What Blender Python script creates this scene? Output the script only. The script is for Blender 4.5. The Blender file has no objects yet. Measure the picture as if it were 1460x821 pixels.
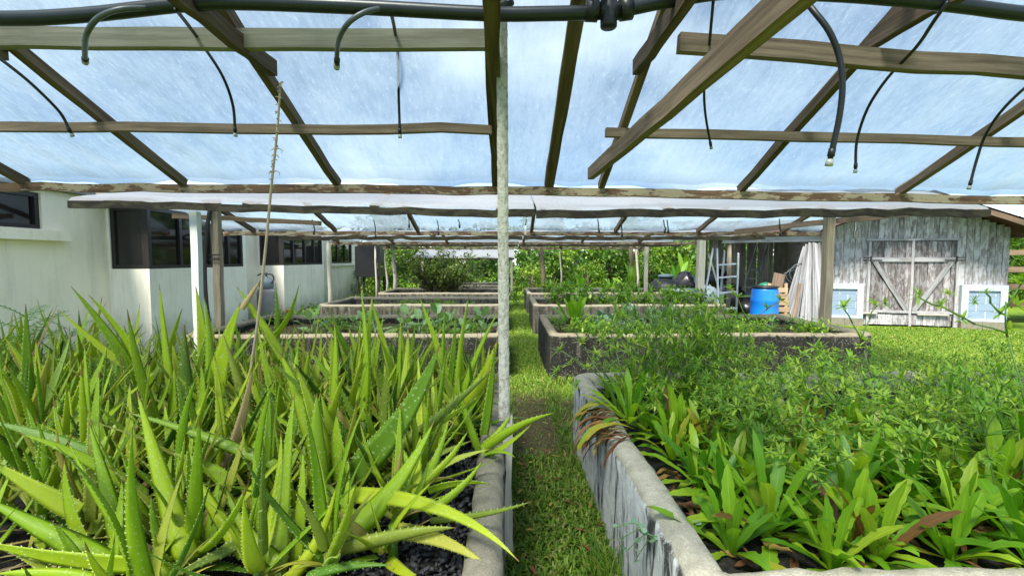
import bpy, math, random
import numpy as np
from mathutils import Vector, Matrix, Euler
R = math.radians
rng = random.Random(11)
sc = bpy.context.scene
COL = sc.collection

# ------------------------------------------------------------------ camera
F, CX, CY, HZ, VX = 660.0, 730.0, 410.5, 370.0, 722.0
EYE = Vector((0, 0, 1.55))
pit = math.atan((CY - HZ) / F); yaw = math.atan((CX - VX) / F)
fwd = Vector((math.sin(yaw) * math.cos(pit), math.cos(yaw) * math.cos(pit), -math.sin(pit)))
rgt = Vector((math.cos(yaw), -math.sin(yaw), 0)); upv = rgt.cross(fwd)
cd = bpy.data.cameras.new('camera'); cam = bpy.data.objects.new('camera', cd); COL.objects.link(cam)
cd.sensor_width = 36; cd.lens = 36 * F / 1460; cd.clip_start = .02; cd.clip_end = 2000
cam.location = EYE
cam.rotation_euler = Matrix((rgt, upv, -fwd)).transposed().to_euler()
sc.camera = cam

def at(px, py, y):
    """point at depth y (metres beyond the camera) that the photograph shows at px, py"""
    d = fwd + rgt * ((px - CX) / F) + upv * ((CY - py) / F)
    return EYE + d * (y / d.y)

# ------------------------------------------------------------------ mesh builder
LOC = {}
class MB:
    def __init__(s): s.v = []; s.f = []; s.c = []
    def add(s, vs, fs, cs):
        n = len(s.v); s.v.extend([tuple(p) for p in vs]); s.c.extend(cs)
        s.f.extend([tuple(i + n for i in f) for f in fs])
    def quad(s, a, b, c, d, col=(0, 0, 0, 0)): s.add([a, b, c, d], [(0, 1, 2, 3)], [col] * 4)
    def box(s, lo, hi, r=None, M=None):
        """axis box lo..hi (or transformed by M), own vertices per face; colour = (rand, u metres along longest, v metres, 0)"""
        r = rng.random() if r is None else r
        x0, y0, z0 = lo; x1, y1, z1 = hi
        P = lambda i: Vector(((x0, x1)[i & 1], (y0, y1)[i >> 1 & 1], (z0, z1)[i >> 2 & 1]))
        d = (x1 - x0, y1 - y0, z1 - z0); ax = max(range(3), key=lambda k: d[k]); ot = [k for k in range(3) if k != ax]
        for k, f in enumerate(((0, 2, 3, 1), (4, 5, 7, 6), (0, 1, 5, 4), (2, 6, 7, 3), (0, 4, 6, 2), (1, 3, 7, 5))):
            ps = [P(i) for i in f]
            cs = [(r, p[ax] - lo[ax], (p[ot[0]] - lo[ot[0]]) + (p[ot[1]] - lo[ot[1]]) + k * .37, 0) for p in ps]
            s.add([M @ p if M else p for p in ps], [(0, 1, 2, 3)], cs)
    def beam(s, p0, p1, w, h, up=(0, 0, 1), seg=6, jit=.003, r=None, twist=0):
        """rectangular timber from p0 to p1, width w (sideways), height h (along up), slightly uneven"""
        p0 = Vector(p0); p1 = Vector(p1); t = (p1 - p0); L = t.length; t.normalize()
        sd = t.cross(Vector(up)).normalized(); u = sd.cross(t).normalized()
        r = rng.random() if r is None else r
        rings = []
        for i in range(seg + 1):
            q = i / seg; c = p0.lerp(p1, q) + sd * rng.gauss(0, jit) + u * rng.gauss(0, jit)
            a = twist * q; S = sd * math.cos(a) + u * math.sin(a); U = u * math.cos(a) - sd * math.sin(a)
            k = 1 + rng.gauss(0, .02)
            rings.append([c + S * (w / 2 * k * x) + U * (h / 2 * k * y) for x, y in ((-1, -1), (1, -1), (1, 1), (-1, 1))])
        wd = (w, h, w, h)
        for j in range(4):
            vs = []; cs = []; fs = []
            for i in range(seg + 1):
                vs += [rings[i][j], rings[i][(j + 1) % 4]]
                cs += [(r, L * i / seg, j * .41, 0), (r, L * i / seg, j * .41 + wd[j], 0)]
            for i in range(seg): fs.append((2 * i, 2 * i + 1, 2 * i + 3, 2 * i + 2))
            s.add(vs, fs, cs)
        for rg, o in ((rings[0], (3, 2, 1, 0)), (rings[-1], (0, 1, 2, 3))):
            s.add([rg[k] for k in o], [(0, 1, 2, 3)], [(r, 0, .01 * k, 0) for k in range(4)])
    def tube(s, pts, rad, n=8, r=None, cap=True):
        pts = [Vector(p) for p in pts]; m = len(pts); r = rng.random() if r is None else r
        if not hasattr(rad, '__len__'): rad = [rad] * m
        vs = []; cs = []; fs = []; ref = None; L = 0
        for i, p in enumerate(pts):
            t = (pts[min(i + 1, m - 1)] - pts[max(i - 1, 0)])
            if t.length < 1e-9: t = Vector((0, 0, 1))
            t.normalize()
            if ref is None: ref = t.orthogonal().normalized()
            ref = (ref - t * ref.dot(t))
            if ref.length < 1e-6: ref = t.orthogonal()
            ref.normalize(); b = t.cross(ref)
            if i: L += (p - pts[i - 1]).length
            for k in range(n):
                a = 2 * math.pi * k / n
                vs.append(p + (ref * math.cos(a) + b * math.sin(a)) * rad[i]); cs.append((r, L, k / n, 0))
        for i in range(m - 1):
            for k in range(n): fs.append((i * n + k, i * n + (k + 1) % n, (i + 1) * n + (k + 1) % n, (i + 1) * n + k))
        if cap: fs.append(tuple(range(n - 1, -1, -1))); fs.append(tuple((m - 1) * n + k for k in range(n)))
        s.add(vs, fs, cs)
    def lathe(s, prof, c=(0, 0, 0), n=20, r=None):
        c = Vector(c); s.tube([c + Vector((0, 0, z + i * 1e-6)) for i, (q, z) in enumerate(prof)], [q for q, z in prof], n, r)
    def build(s, name, m, parent=None, loc=None, smooth=False):
        base = Vector(loc) if loc is not None else (LOC[parent.name] if parent else Vector())
        me = bpy.data.meshes.new(name)
        V = np.array(s.v, dtype=np.float32).reshape(-1, 3) - np.array(base, dtype=np.float32)
        me.vertices.add(len(V)); me.vertices.foreach_set('co', V.ravel())
        tot = [len(f) for f in s.f]
        me.loops.add(sum(tot)); me.polygons.add(len(tot))
        me.loops.foreach_set('vertex_index', np.fromiter((i for f in s.f for i in f), dtype=np.int32))
        st = np.zeros(len(tot), dtype=np.int32); st[1:] = np.cumsum(tot)[:-1]
        me.polygons.foreach_set('loop_start', st); me.polygons.foreach_set('loop_total', np.array(tot, dtype=np.int32))
        if smooth: me.polygons.foreach_set('use_smooth', np.ones(len(tot), dtype=bool))
        me.update(calc_edges=True)
        a = me.color_attributes.new('c', 'FLOAT_COLOR', 'POINT')
        a.data.foreach_set('color', np.array(s.c, dtype=np.float32).ravel())
        me.materials.append(m)
        o = bpy.data.objects.new(name, me); COL.objects.link(o)
        if parent: o.parent = parent; LOC[o.name] = base
        else: o.location = base; LOC[o.name] = base
        return o

def tag(o, label=None, cat=None, group=None, kind=None):
    if label: o['label'] = label
    if cat: o['category'] = cat
    if group: o['group'] = group
    if kind: o['kind'] = kind
    return o
def thing(name, loc, label, cat, group=None):
    o = bpy.data.objects.new(name, None); COL.objects.link(o); o.location = loc; o.empty_display_size = .1
    LOC[o.name] = Vector(loc)
    return tag(o, label, cat, group)
def copy_tree(o, parent=None):
    c = o.copy(); COL.objects.link(c)
    if parent: c.parent = parent
    for ch in list(o.children): copy_tree(ch, c)
    return c

# ------------------------------------------------------------------ materials
class Mat:
    def __init__(s, name):
        s.m = bpy.data.materials.new(name); s.m.use_nodes = True; s.nt = s.m.node_tree; s.nt.nodes.clear()
        s.out = s.n('ShaderNodeOutputMaterial')
    def n(s, t, ins=None, **kw):
        nd = s.nt.nodes.new(t)
        for k, v in kw.items(): setattr(nd, k, v)
        for k, v in (ins or {}).items():
            if isinstance(v, bpy.types.NodeSocket): s.nt.links.new(v, nd.inputs[k])
            else: nd.inputs[k].default_value = v
        return nd
    def attr(s):
        a = s.n('ShaderNodeAttribute', attribute_name='c'); sp = s.n('ShaderNodeSeparateColor', {'Color': a.outputs['Color']})
        return sp.outputs[0], sp.outputs[1], sp.outputs[2], a.outputs['Alpha']
    def math(s, op, a, b=0.0, clamp=False):
        return s.n('ShaderNodeMath', {0: a, 1: b}, operation=op, use_clamp=clamp).outputs[0]
    def vec(s, x, y, z): return s.n('ShaderNodeCombineXYZ', {0: x, 1: y, 2: z}).outputs[0]
    def noise(s, v, scale=5, detail=3, rough=.5):
        return s.n('ShaderNodeTexNoise', {'Vector': v, 'Scale': scale, 'Detail': detail, 'Roughness': rough}).outputs['Fac']
    def ramp(s, f, stops, interp='LINEAR'):
        nd = s.n('ShaderNodeValToRGB', {'Fac': f}); cr = nd.color_ramp; cr.interpolation = interp
        while len(cr.elements) < len(stops): cr.elements.new(.5)
        for e, (p, c) in zip(cr.elements, stops):
            e.position = p; e.color = (*c, 1) if hasattr(c, '__len__') else (c, c, c, 1)
        return nd.outputs['Color']
    def mix(s, f, a, b, mode='MIX'):
        nd = s.n('ShaderNodeMix', data_type='RGBA', blend_type=mode)
        for k, v in ((0, f), (6, a), (7, b)):
            if isinstance(v, bpy.types.NodeSocket): s.nt.links.new(v, nd.inputs[k])
            elif k == 0: nd.inputs[0].default_value = v
            else: nd.inputs[k].default_value = (*v, 1)
        return nd.outputs[2]
    def pos(s): return s.n('ShaderNodeNewGeometry').outputs['Position']
    def nrm(s): return s.n('ShaderNodeNewGeometry').outputs['Normal']
    def scale(s, v, k): return s.n('ShaderNodeVectorMath', {0: v, 1: k}, operation='MULTIPLY').outputs[0]
    def bump(s, h, dist=.01, st=1.0): return s.n('ShaderNodeBump', {'Height': h, 'Distance': dist, 'Strength': st}).outputs[0]
    def princ(s, col, rough=.6, spec=.4, normal=None, metal=0.0):
        i = {'Roughness': rough, 'Specular IOR Level': spec, 'Metallic': metal}
        i['Base Color'] = col if isinstance(col, bpy.types.NodeSocket) else (*col, 1)
        if normal is not None: i['Normal'] = normal
        return s.n('ShaderNodeBsdfPrincipled', i).outputs[0]
    def done(s, sh): s.nt.links.new(sh, s.out.inputs['Surface']); return s.m

def plain(name, col, rough=.5, spec=.4, metal=0.0, var=.18, nscale=9.0):
    k = Mat(name); nz = k.noise(k.pos(), nscale, 4, .6)
    c = k.mix(k.math('MULTIPLY', nz, 1.0), tuple(x * (1 - var) for x in col), tuple(min(1, x * (1 + var)) for x in col))
    return k.done(k.princ(c, rough, spec, k.bump(nz, .002, .4), metal))

def wood(name, dark, light, algae=(.10, .11, .05), algae_amt=.35, peel=0.0, peelcol=(.45, .42, .34)):
    k = Mat(name); r, u, v, _ = k.attr()
    vec = k.vec(k.math('MULTIPLY', u, 1.6), k.math('MULTIPLY', v, 34.0), k.math('MULTIPLY', r, 60.0))
    g = k.noise(vec, 1.0, 6, .65)
    vec2 = k.vec(k.math('MULTIPLY', u, 2.4), k.math('MULTIPLY', v, 6.0), k.math('MULTIPLY', r, 40.0))
    b = k.noise(vec2, 1.0, 4, .6)
    c = k.ramp(g, [(.3, dark), (.52, tuple((a + d) / 2 for a, d in zip(dark, light))), (.72, light)])
    c = k.mix(k.ramp(b, [(.5, 0.0), (.68, algae_amt)]), c, algae)
    if peel:
        p = k.noise(k.vec(k.math('MULTIPLY', u, 5.0), k.math('MULTIPLY', v, 14.0), k.math('MULTIPLY', r, 30.0)), 1.0, 5, .7)
        c = k.mix(k.ramp(p, [(.49, 0.0), (.53, peel)]), c, peelcol)
    tone = k.math('ADD', k.math('MULTIPLY', r, .55), .70)
    c = k.n('ShaderNodeVectorMath', {0: c, 3: tone}, operation='SCALE').outputs[0]
    return k.done(k.princ(c, .85, .2, k.bump(g, .004, .8)))

def leaf_mat(name, stops, trans=.35, rough=.42, spec=.45, rib=True, spots=False, edge=None, tipcol=(.22, .12, .04)):
    """stops colour by the leaf's own random value; trans = share of light that passes the leaf"""
    k = Mat(name); r, t, b, a = k.attr()
    oi = k.n('ShaderNodeObjectInfo').outputs['Random']
    f = k.math('ADD', r, k.math('MULTIPLY', k.math('SUBTRACT', oi, .5), .26), True)
    c = k.ramp(f, stops)
    nz = k.noise(k.vec(k.math('MULTIPLY', b, 3.0), k.math('MULTIPLY', t, 7.0), k.math('MULTIPLY', r, 90.0)), 1.2, 3, .6)
    c = k.mix(k.ramp(nz, [(.35, 0.0), (.75, .55)]), c, k.n('ShaderNodeVectorMath', {0: c, 1: (1.35, 1.22, .8)}, operation='MULTIPLY').outputs[0])
    if rib:
        d = k.math('ABSOLUTE', k.math('SUBTRACT', b, .5))
        c = k.mix(k.ramp(d, [(.02, .5), (.06, 0.0)]), c, k.n('ShaderNodeVectorMath', {0: c, 1: (1.7, 1.5, 1.5)}, operation='MULTIPLY').outputs[0])
    if spots:
        vo = k.n('ShaderNodeTexVoronoi', {'Vector': k.vec(k.math('MULTIPLY', b, 6.5), k.math('MULTIPLY', t, 30.0), k.math('MULTIPLY', r, 77.0)), 'Scale': 1.0, 'Randomness': 1.0})
        sp = k.ramp(vo.outputs['Distance'], [(.16, .75), (.27, 0.0)])
        lim = k.noise(k.vec(k.math('MULTIPLY', r, 300.0), k.math('MULTIPLY', t, 2.0), 0.0), 1.0, 1)
        sp = k.math('MULTIPLY', sp, k.ramp(lim, [(.35, .25), (.6, 1.0)]))
        c = k.mix(sp, c, (.45, .55, .28))
        c = k.mix(k.math('MULTIPLY', a, .8), c, (.50, .58, .22))
    tip = k.math('GREATER_THAN', k.math('ADD', t, k.math('MULTIPLY', k.math('SUBTRACT', nz, .5), .12)), k.math('ADD', .80, k.math('MULTIPLY', k.noise(k.vec(k.math('MULTIPLY', r, 500.0), 0.0, 0.0), 1.0, 0), .30)))
    c = k.mix(k.math('MULTIPLY', tip, .85), c, tipcol)
    sh = k.princ(c, rough, spec, k.bump(nz, .003, .35))
    if trans > 0:
        tr = k.n('ShaderNodeBsdfTranslucent', {'Color': k.n('ShaderNodeVectorMath', {0: c, 1: (1.5, 1.55, .7)}, operation='MULTIPLY').outputs[0]}).outputs[0]
        sh = k.n('ShaderNodeMixShader', {0: trans, 1: sh, 2: tr}).outputs[0]
    return k.done(sh)

def concrete(name, top, side, stain, stain_lo, stain_hi, white=None):
    """weathered cast concrete; attribute: r random, g height share, b 1 on the rounded rim"""
    k = Mat(name); r, g, b, _ = k.attr(); p = k.pos()
    fine = k.noise(p, 160, 2, .6); mid = k.noise(p, 14, 5, .65)
    st = k.noise(k.scale(p, (9.0, 9.0, 1.6)), 1.5, 6, .72)
    sp = k.noise(p, 55, 3, .7)
    tc = k.mix(k.ramp(mid, [(.42, 0.0), (.7, .65)]), top, tuple(x * .48 for x in top))
    tc = k.mix(k.ramp(fine, [(.3, .55), (.6, 0.0)]), tc, tuple(x * .4 for x in top))
    base = k.mix(k.ramp(mid, [(.35, 0.0), (.7, .7)]), side, tuple(x * .6 for x in side))
    base = k.mix(k.ramp(st, [(stain_lo, 0.0), (stain_hi, .96)]), base, stain)
    base = k.mix(k.ramp(sp, [(.60, 0.0), (.66, .55)]), base, (.30, .30, .26))
    edge = k.math('ADD', b, k.math('MULTIPLY', k.math('SUBTRACT', mid, .5), .9))
    c = k.mix(k.ramp(edge, [(.42, 0.0), (.62, 1.0)]), base, tc)
    h = k.math('ADD', k.math('MULTIPLY', mid, .7), k.math('MULTIPLY', fine, .3))
    return k.done(k.princ(c, .92, .15, k.bump(h, .012, .8)))

M = {}
M['wood'] = wood('weathered_rafter_wood', (.07, .045, .03), (.25, .175, .12))
M['wood_grey'] = wood('grey_green_wood', (.24, .215, .165), (.50, .465, .37), (.24, .22, .14), .45)
M['wood_brown'] = wood('brown_beam_wood', (.11, .075, .055), (.35, .255, .185), (.11, .085, .055), .4)
M['wood_peel'] = wood('peeling_eave_wood', (.06, .03, .02), (.26, .16, .10), (.08, .06, .03), .3, .8, (.40, .33, .23))
M['wood_mould'] = wood('mouldy_eave_wood', (.003, .003, .002), (.011, .011, .006), (.014, .018, .006), .7, .22, (.06, .06, .035))
M['wood_post'] = wood('old_post_wood', (.13, .10, .07), (.36, .30, .22), (.2, .19, .13), .3)
M['wood_pale'] = wood('pale_post_wood', (.30, .27, .22), (.55, .52, .45), (.25, .25, .18), .3)
M['timber_stack'] = wood('silver_timber', (.17, .17, .175), (.42, .43, .45), (.14, .13, .13), .4)
M['crate'] = wood('crate_wood', (.20, .13, .07), (.45, .34, .22), (.12, .09, .06), .3)
M['shedwood'] = wood('painted_shed_boards', (.16, .14, .135), (.40, .395, .40), (.11, .085, .075), .8, .6, (.50, .51, .54))
M['doorwood'] = wood('bare_door_boards', (.06, .048, .046), (.24, .215, .215), (.05, .042, .04), .5, .34, (.46, .47, .50))
M['bracewood'] = wood('brace_wood', (.16, .155, .155), (.38, .385, .40), (.11, .10, .09), .6)
M['darkboards'] = wood('grey_back_boards', (.32, .28, .245), (.66, .61, .56), (.2, .17, .14), .5)
M['metalpost'] = plain('dull_white_metal', (.46, .50, .47), .45, .4, 0, .2)
M['black'] = plain('black_rubber', (.012, .013, .014), .42, .5, 0, .3, 30)
M['blackpipe'] = plain('black_poly_pipe', (.012, .016, .018), .35, .5, 0, .3, 20)
M['greyhose'] = plain('grey_hose', (.075, .085, .09), .4, .5, 0, .2, 20)
M['nozzle'] = plain('clear_nozzle_plastic', (.42, .43, .40), .25, .6, 0, .2, 60)
def plaster(name, col):
    k = Mat(name); p = k.pos(); a = k.noise(p, 3, 4, .6); s_ = k.noise(k.scale(p, (7.0, 7.0, .7)), 1.0, 5, .65); f = k.noise(p, 90, 2)
    z = k.n('ShaderNodeSeparateXYZ', {0: p}).outputs[2]
    c = k.mix(a, tuple(x * .86 for x in col), tuple(min(1, x * 1.05) for x in col))
    c = k.mix(k.ramp(s_, [(.50, 0.0), (.78, .40)]), c, (.40, .39, .31))
    low = k.math('ADD', k.math('MULTIPLY', z, 1.1), k.math('MULTIPLY', k.math('SUBTRACT', a, .5), 1.0))
    c = k.mix(k.ramp(low, [(.10, .55), (.75, 0.0)]), c, (.30, .31, .20))
    return k.done(k.princ(c, .85, .15, k.bump(f, .004, .5)))
M['plaster'] = plaster('white_plaster', (.88, .83, .66))
M['plaster_bay'] = plaster('white_bay_plaster', (.90, .87, .75))
M['frame'] = plain('dark_window_frame', (.018, .016, .016), .4, .5, 0, .2)
M['iron'] = plain('black_iron', (.015, .015, .016), .55, .4, 0, .3)
M['alu'] = plain('aluminium', (.50, .52, .53), .35, .5, .7, .15)
M['bluebarrel'] = plain('blue_plastic', (.006, .16, .62), .35, .5, 0, .1)
M['blacktank'] = plain('black_tank_plastic', (.022, .023, .026), .5, .4, 0, .35)
M['bag'] = plain('black_bag_plastic', (.012, .012, .014), .3, .6, 0, .3, 20)
M['tarp'] = plain('pale_blue_sheet', (.42, .47, .50), .6, .3, 0, .2)
M['greentub'] = plain('green_plastic', (.015, .12, .07), .45, .4, 0, .2)
M['greentarp'] = plain('dull_green_cloth', (.07, .12, .08), .9, .1, 0, .4, 12)
M['rust'] = plain('rusty_roof_sheet', (.075, .024, .018), .7, .3, 0, .5, 5)
M['bottleblue'] = plain('grey_blue_metal', (.16, .22, .25), .5, .4, 0, .5, 18)
M['roofgrey'] = plain('grey_roof', (.25, .25, .24), .8, .2)
M['stalk'] = plain('dry_stalk', (.38, .30, .22), .85, .15, 0, .4, 40)
M['trunk'] = plain('tree_bark', (.13, .10, .075), .9, .1, 0, .5, 15)
M['paletrunk'] = plain('pale_bark', (.36, .34, .29), .9, .1, 0, .5, 12)
M['stem'] = plain('green_stem', (.10, .18, .035), .5, .3, 0, .3, 20)
M['slag'] = plain('charcoal_chips', (.030, .031, .034), .65, .4, 0, .7, 25)
M['litter'] = plain('dead_leaf', (.13, .07, .035), .8, .2, 0, .6, 25)

k = Mat('dark_room_glass'); nz = k.noise(k.scale(k.pos(), (1.2, 1.2, .8)), 1.3, 3)  # opaque panes: the darkness of the rooms behind is put into their colour
M['glass'] = k.done(k.princ(k.ramp(nz, [(.4, (.004, .004, .005)), (.7, (.018, .017, .017))]), .06, .55))

k = Mat('rough_white_post'); p = k.pos(); v1 = k.noise(k.scale(p, (1, 1, .6)), 60, 3, .6)
pit_c = k.mix(k.ramp(v1, [(.38, .75), (.50, 0.0)]), (.47, .45, .385), (.27, .25, .20))
M['roughpost'] = k.done(k.princ(pit_c, .85, .2, k.bump(v1, .009, 1.0)))

# plastic film: light scatters through it, part of the sky shows, dirt and rain streaks
k = Mat('cloudy_plastic_film'); p = k.pos()
st = k.noise(k.scale(p, (26.0, 5.0, 5.0)), 1.0, 6, .7)
sp = k.noise(k.scale(p, (1.0, .55, .55)), 22, 5, .7); big = k.noise(p, 1.1, 4, .6); big2 = k.noise(k.scale(p, (1.4, .8, .8)), .9, 3, .6)
dirt = k.math('ADD', k.math('MULTIPLY', st, .55), k.math('MULTIPLY', sp, .45))
hazy = k.math('ADD', k.math('MULTIPLY', k.ramp(dirt, [(.42, 0.0), (.66, 1.0)]), .22), k.math('MULTIPLY', k.ramp(big2, [(.38, 0.0), (.66, 1.0)]), .24))
hazy = k.math('ADD', hazy, k.math('ADD', .16, k.math('MULTIPLY', k.ramp(k.noise(k.scale(p, (9.0, 3.0, 3.0)), 6.0, 5, .75), [(.56, 0.0), (.68, 1.0)]), .34)), True)
geo = k.n('ShaderNodeNewGeometry')
cosi = k.math('MAXIMUM', k.math('ABSOLUTE', k.n('ShaderNodeVectorMath', {0: geo.outputs['Incoming'], 1: geo.outputs['True Normal']}, operation='DOT_PRODUCT').outputs['Value']), .22)
# the longer the way through the dusty film, the more it absorbs
inv = k.math('DIVIDE', 1.0, cosi)
tcol = k.vec(k.math('POWER', .725, inv), k.math('POWER', .79, inv), k.math('POWER', .815, inv))
shade = k.math('ADD', .67, k.math('MULTIPLY', k.ramp(k.math('ADD', k.math('MULTIPLY', st, .6), k.math('MULTIPLY', big, .4)), [(.34, 0.0), (.66, 1.0)]), .18))
tcol = k.n('ShaderNodeVectorMath', {0: tcol, 3: shade}, operation='SCALE').outputs[0]
hazy = k.math('SUBTRACT', 1.0, k.math('POWER', k.math('SUBTRACT', 1.0, k.math('MULTIPLY', hazy, .80)), inv), True)
tl = k.n('ShaderNodeBsdfTranslucent', {'Color': k.mix(k.ramp(dirt, [(.52, 0.0), (.7, .45)]), (.255, .335, .40), (.25, .29, .30))}).outputs[0]
tr = k.n('ShaderNodeBsdfTransparent', {'Color': tcol}).outputs[0]
gl = k.n('ShaderNodeBsdfDiffuse', {'Color': (.86, .88, .90, 1)}).outputs[0]
mx = k.n('ShaderNodeMixShader', {0: hazy, 1: tr, 2: tl}).outputs[0]
mx = k.n('ShaderNodeMixShader', {0: .13, 1: mx, 2: gl}).outputs[0]
gs = k.n('ShaderNodeBsdfGlossy', {'Color': (1, 1, 1, 1), 'Roughness': .22, 'Normal': k.bump(dirt, .006, .5)}).outputs[0]
fr = k.math('MULTIPLY', k.math('POWER', k.math('SUBTRACT', 1.0, cosi), 4.0), .55)
mx = k.n('ShaderNodeMixShader', {0: k.math('ADD', fr, .03), 1: mx, 2: gs}).outputs[0]
M['film'] = k.done(mx)

M['conc_white'] = concrete('painted_concrete', (.40, .38, .30), (.62, .63, .62), (.035, .036, .034), .50, .60)
M['conc_moss'] = concrete('mossy_concrete', (.20, .18, .13), (.10, .095, .08), (.012, .013, .011), .28, .46)
M['conc_grey'] = concrete('grey_concrete', (.22, .205, .155), (.13, .12, .098), (.022, .022, .018), .38, .58)

k = Mat('bed_soil'); p = k.pos(); a1 = k.noise(p, 22, 5, .7); a2 = k.noise(p, 2.2, 3)
c = k.ramp(a1, [(.3, (.018, .014, .010)), (.55, (.075, .055, .036)), (.75, (.17, .13, .085))])
c = k.mix(k.ramp(a2, [(.5, 0.0), (.65, .5)]), c, (.06, .09, .02))
M['soil'] = k.done(k.princ(c, .95, .1, k.bump(a1, .03, 1.0)))
k = Mat('dark_bed_soil'); p = k.pos(); a1 = k.noise(p, 30, 5, .7)
c = k.ramp(a1, [(.3, (.010, .010, .010)), (.6, (.035, .032, .028)), (.8, (.10, .08, .055))])
M['soil_dark'] = k.done(k.princ(c, .9, .2, k.bump(a1, .03, 1.0)))

k = Mat('lawn_ground'); p = k.pos(); g1 = k.noise(p, 45, 4, .7); g2 = k.noise(p, .9, 4, .6); g3 = k.noise(k.scale(p, (1.0, .8, 0)), 1.6, 4, .6)
c = k.ramp(g1, [(.3, (.035, .07, .010)), (.55, (.10, .18, .018)), (.75, (.19, .27, .035))])
c = k.mix(k.ramp(g2, [(.45, 0.0), (.7, .5)]), c, (.18, .24, .02))
# worn earth where people walk between the first two beds
sx = k.n('ShaderNodeSeparateXYZ', {0: p})
dx = k.math('DIVIDE', k.math('SUBTRACT', sx.outputs[0], .25), .62); dy = k.math('DIVIDE', k.math('SUBTRACT', sx.outputs[1], 4.3), 1.35)
dd = k.math('ADD', k.math('MULTIPLY', dx, dx), k.math('MULTIPLY', dy, dy))
dd = k.math('ADD', dd, k.math('MULTIPLY', k.math('SUBTRACT', g3, .5), 2.4))
worn = k.ramp(k.noise(p, 28, 6, .75), [(.35, (.035, .025, .014)), (.52, (.12, .085, .05)), (.62, (.10, .12, .03)), (.72, (.24, .19, .12))])
c = k.mix(k.ramp(dd, [(.5, .95), (1.35, 0.0)]), c, worn)
M['lawn'] = k.done(k.princ(c, .95, .1, k.bump(g1, .03, 1.0)))

LIME = [(0, (.17, .32, .012)), (.25, (.27, .40, .015)), (.5, (.37, .46, .022)), (.62, (.12, .24, .014)), (.72, (.05, .13, .010)), (.80, (.30, .36, .05)), (.90, (.36, .36, .05)), (.96, (.42, .30, .10)), (1, (.45, .36, .22))]
M['aloe'] = leaf_mat('aloe_skin', LIME, .28, .46, .3, rib=False, spots=True)
CUL = [(0, (.06, .19, .010)), (.25, (.12, .28, .013)), (.5, (.19, .35, .018)), (.75, (.27, .41, .022)), (.9, (.22, .30, .03)), (.97, (.36, .32, .03)), (1, (.16, .08, .03))]
M['culantro'] = leaf_mat('culantro_leaf', CUL, .38, .42, .4, tipcol=(.16, .24, .02))
M['star'] = leaf_mat('bract_leaf', [(0, (.08, .20, .02)), (.35, (.17, .33, .03)), (.7, (.29, .43, .045)), (1, (.42, .50, .10))], .38, .45, .4, tipcol=(.2, .3, .05))
M['grass'] = leaf_mat('grass_blade', [(0, (.045, .115, .010)), (.5, (.105, .195, .018)), (.9, (.19, .28, .035)), (1, (.27, .25, .10))], .35, .5, .3, rib=False)
M['kale'] = leaf_mat('kale_leaf', [(0, (.10, .20, .14)), (.6, (.17, .28, .21)), (1, (.28, .38, .31))], .25, .5, .4)
M['broad'] = leaf_mat('broad_leaf', [(0, (.10, .21, .07)), (.6, (.17, .30, .12)), (1, (.32, .42, .24))], .3, .4, .5)
M['herb'] = leaf_mat('herb_leaf', [(0, (.05, .15, .012)), (.6, (.11, .24, .02)), (1, (.22, .34, .03))], .35, .45, .4)
M['treeleaf'] = leaf_mat('tree_leaf', [(0, (.022, .065, .010)), (.4, (.055, .14, .012)), (.7, (.12, .22, .02)), (1, (.24, .33, .035))], .35, .45, .4, rib=False)
M['dryleaf'] = leaf_mat('dull_bush_leaf', [(0, (.08, .13, .03)), (.5, (.14, .20, .05)), (1, (.25, .29, .11))], .3, .55, .3, rib=False)
M['deadleaf'] = leaf_mat('dead_leaf_blade', [(0, (.09, .04, .02)), (.6, (.17, .08, .04)), (.85, (.30, .20, .06)), (1, (.42, .33, .05))], .2, .7, .2)

# ------------------------------------------------------------------ sky and sun
SUN_EL, SUN_AZ = R(58), R(212)        # azimuth measured from +Y towards +X
w = bpy.data.worlds.new('World'); sc.world = w; w.use_nodes = True; nt = w.node_tree; nt.nodes.clear()
o = nt.nodes.new('ShaderNodeOutputWorld'); bg = nt.nodes.new('ShaderNodeBackground'); bg.inputs['Strength'].default_value = .09
sky = nt.nodes.new('ShaderNodeTexSky'); sky.sky_type = 'NISHITA'; sky.sun_disc = False
sky.sun_elevation = SUN_EL; sky.sun_rotation = SUN_AZ; sky.air_density = .75; sky.dust_density = .4; sky.ozone_density = 2.0
tc = nt.nodes.new('ShaderNodeTexCoord')
mp = nt.nodes.new('ShaderNodeMapping'); mp.inputs['Scale'].default_value = (1, 1, 1.6); nt.links.new(tc.outputs['Generated'], mp.inputs['Vector'])
nz = nt.nodes.new('ShaderNodeTexNoise'); nz.inputs['Scale'].default_value = 2.6; nz.inputs['Detail'].default_value = 4; nz.inputs['Roughness'].default_value = .5
nt.links.new(mp.outputs[0], nz.inputs['Vector'])
rp = nt.nodes.new('ShaderNodeValToRGB'); rp.color_ramp.elements[0].position = .47; rp.color_ramp.elements[1].position = .70
rp.color_ramp.elements[0].color = (.05, .05, .05, 1); rp.color_ramp.elements[1].color = (.75, .75, .75, 1)
nt.links.new(nz.outputs['Fac'], rp.inputs['Fac'])
mx = nt.nodes.new('ShaderNodeMix'); mx.data_type = 'RGBA'; mx.inputs[7].default_value = (9.0, 9.3, 9.5, 1)
nt.links.new(rp.outputs['Color'], mx.inputs[0]); nt.links.new(sky.outputs[0], mx.inputs[6]); nt.links.new(mx.outputs[2], bg.inputs['Color'])
nt.links.new(bg.outputs[0], o.inputs['Surface'])
sl = bpy.data.lights.new('sun', 'SUN'); sl.energy = 3.5; sl.angle = R(18); sl.color = (1, .94, .82)
so = bpy.data.objects.new('sun', sl); COL.objects.link(so)
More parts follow.
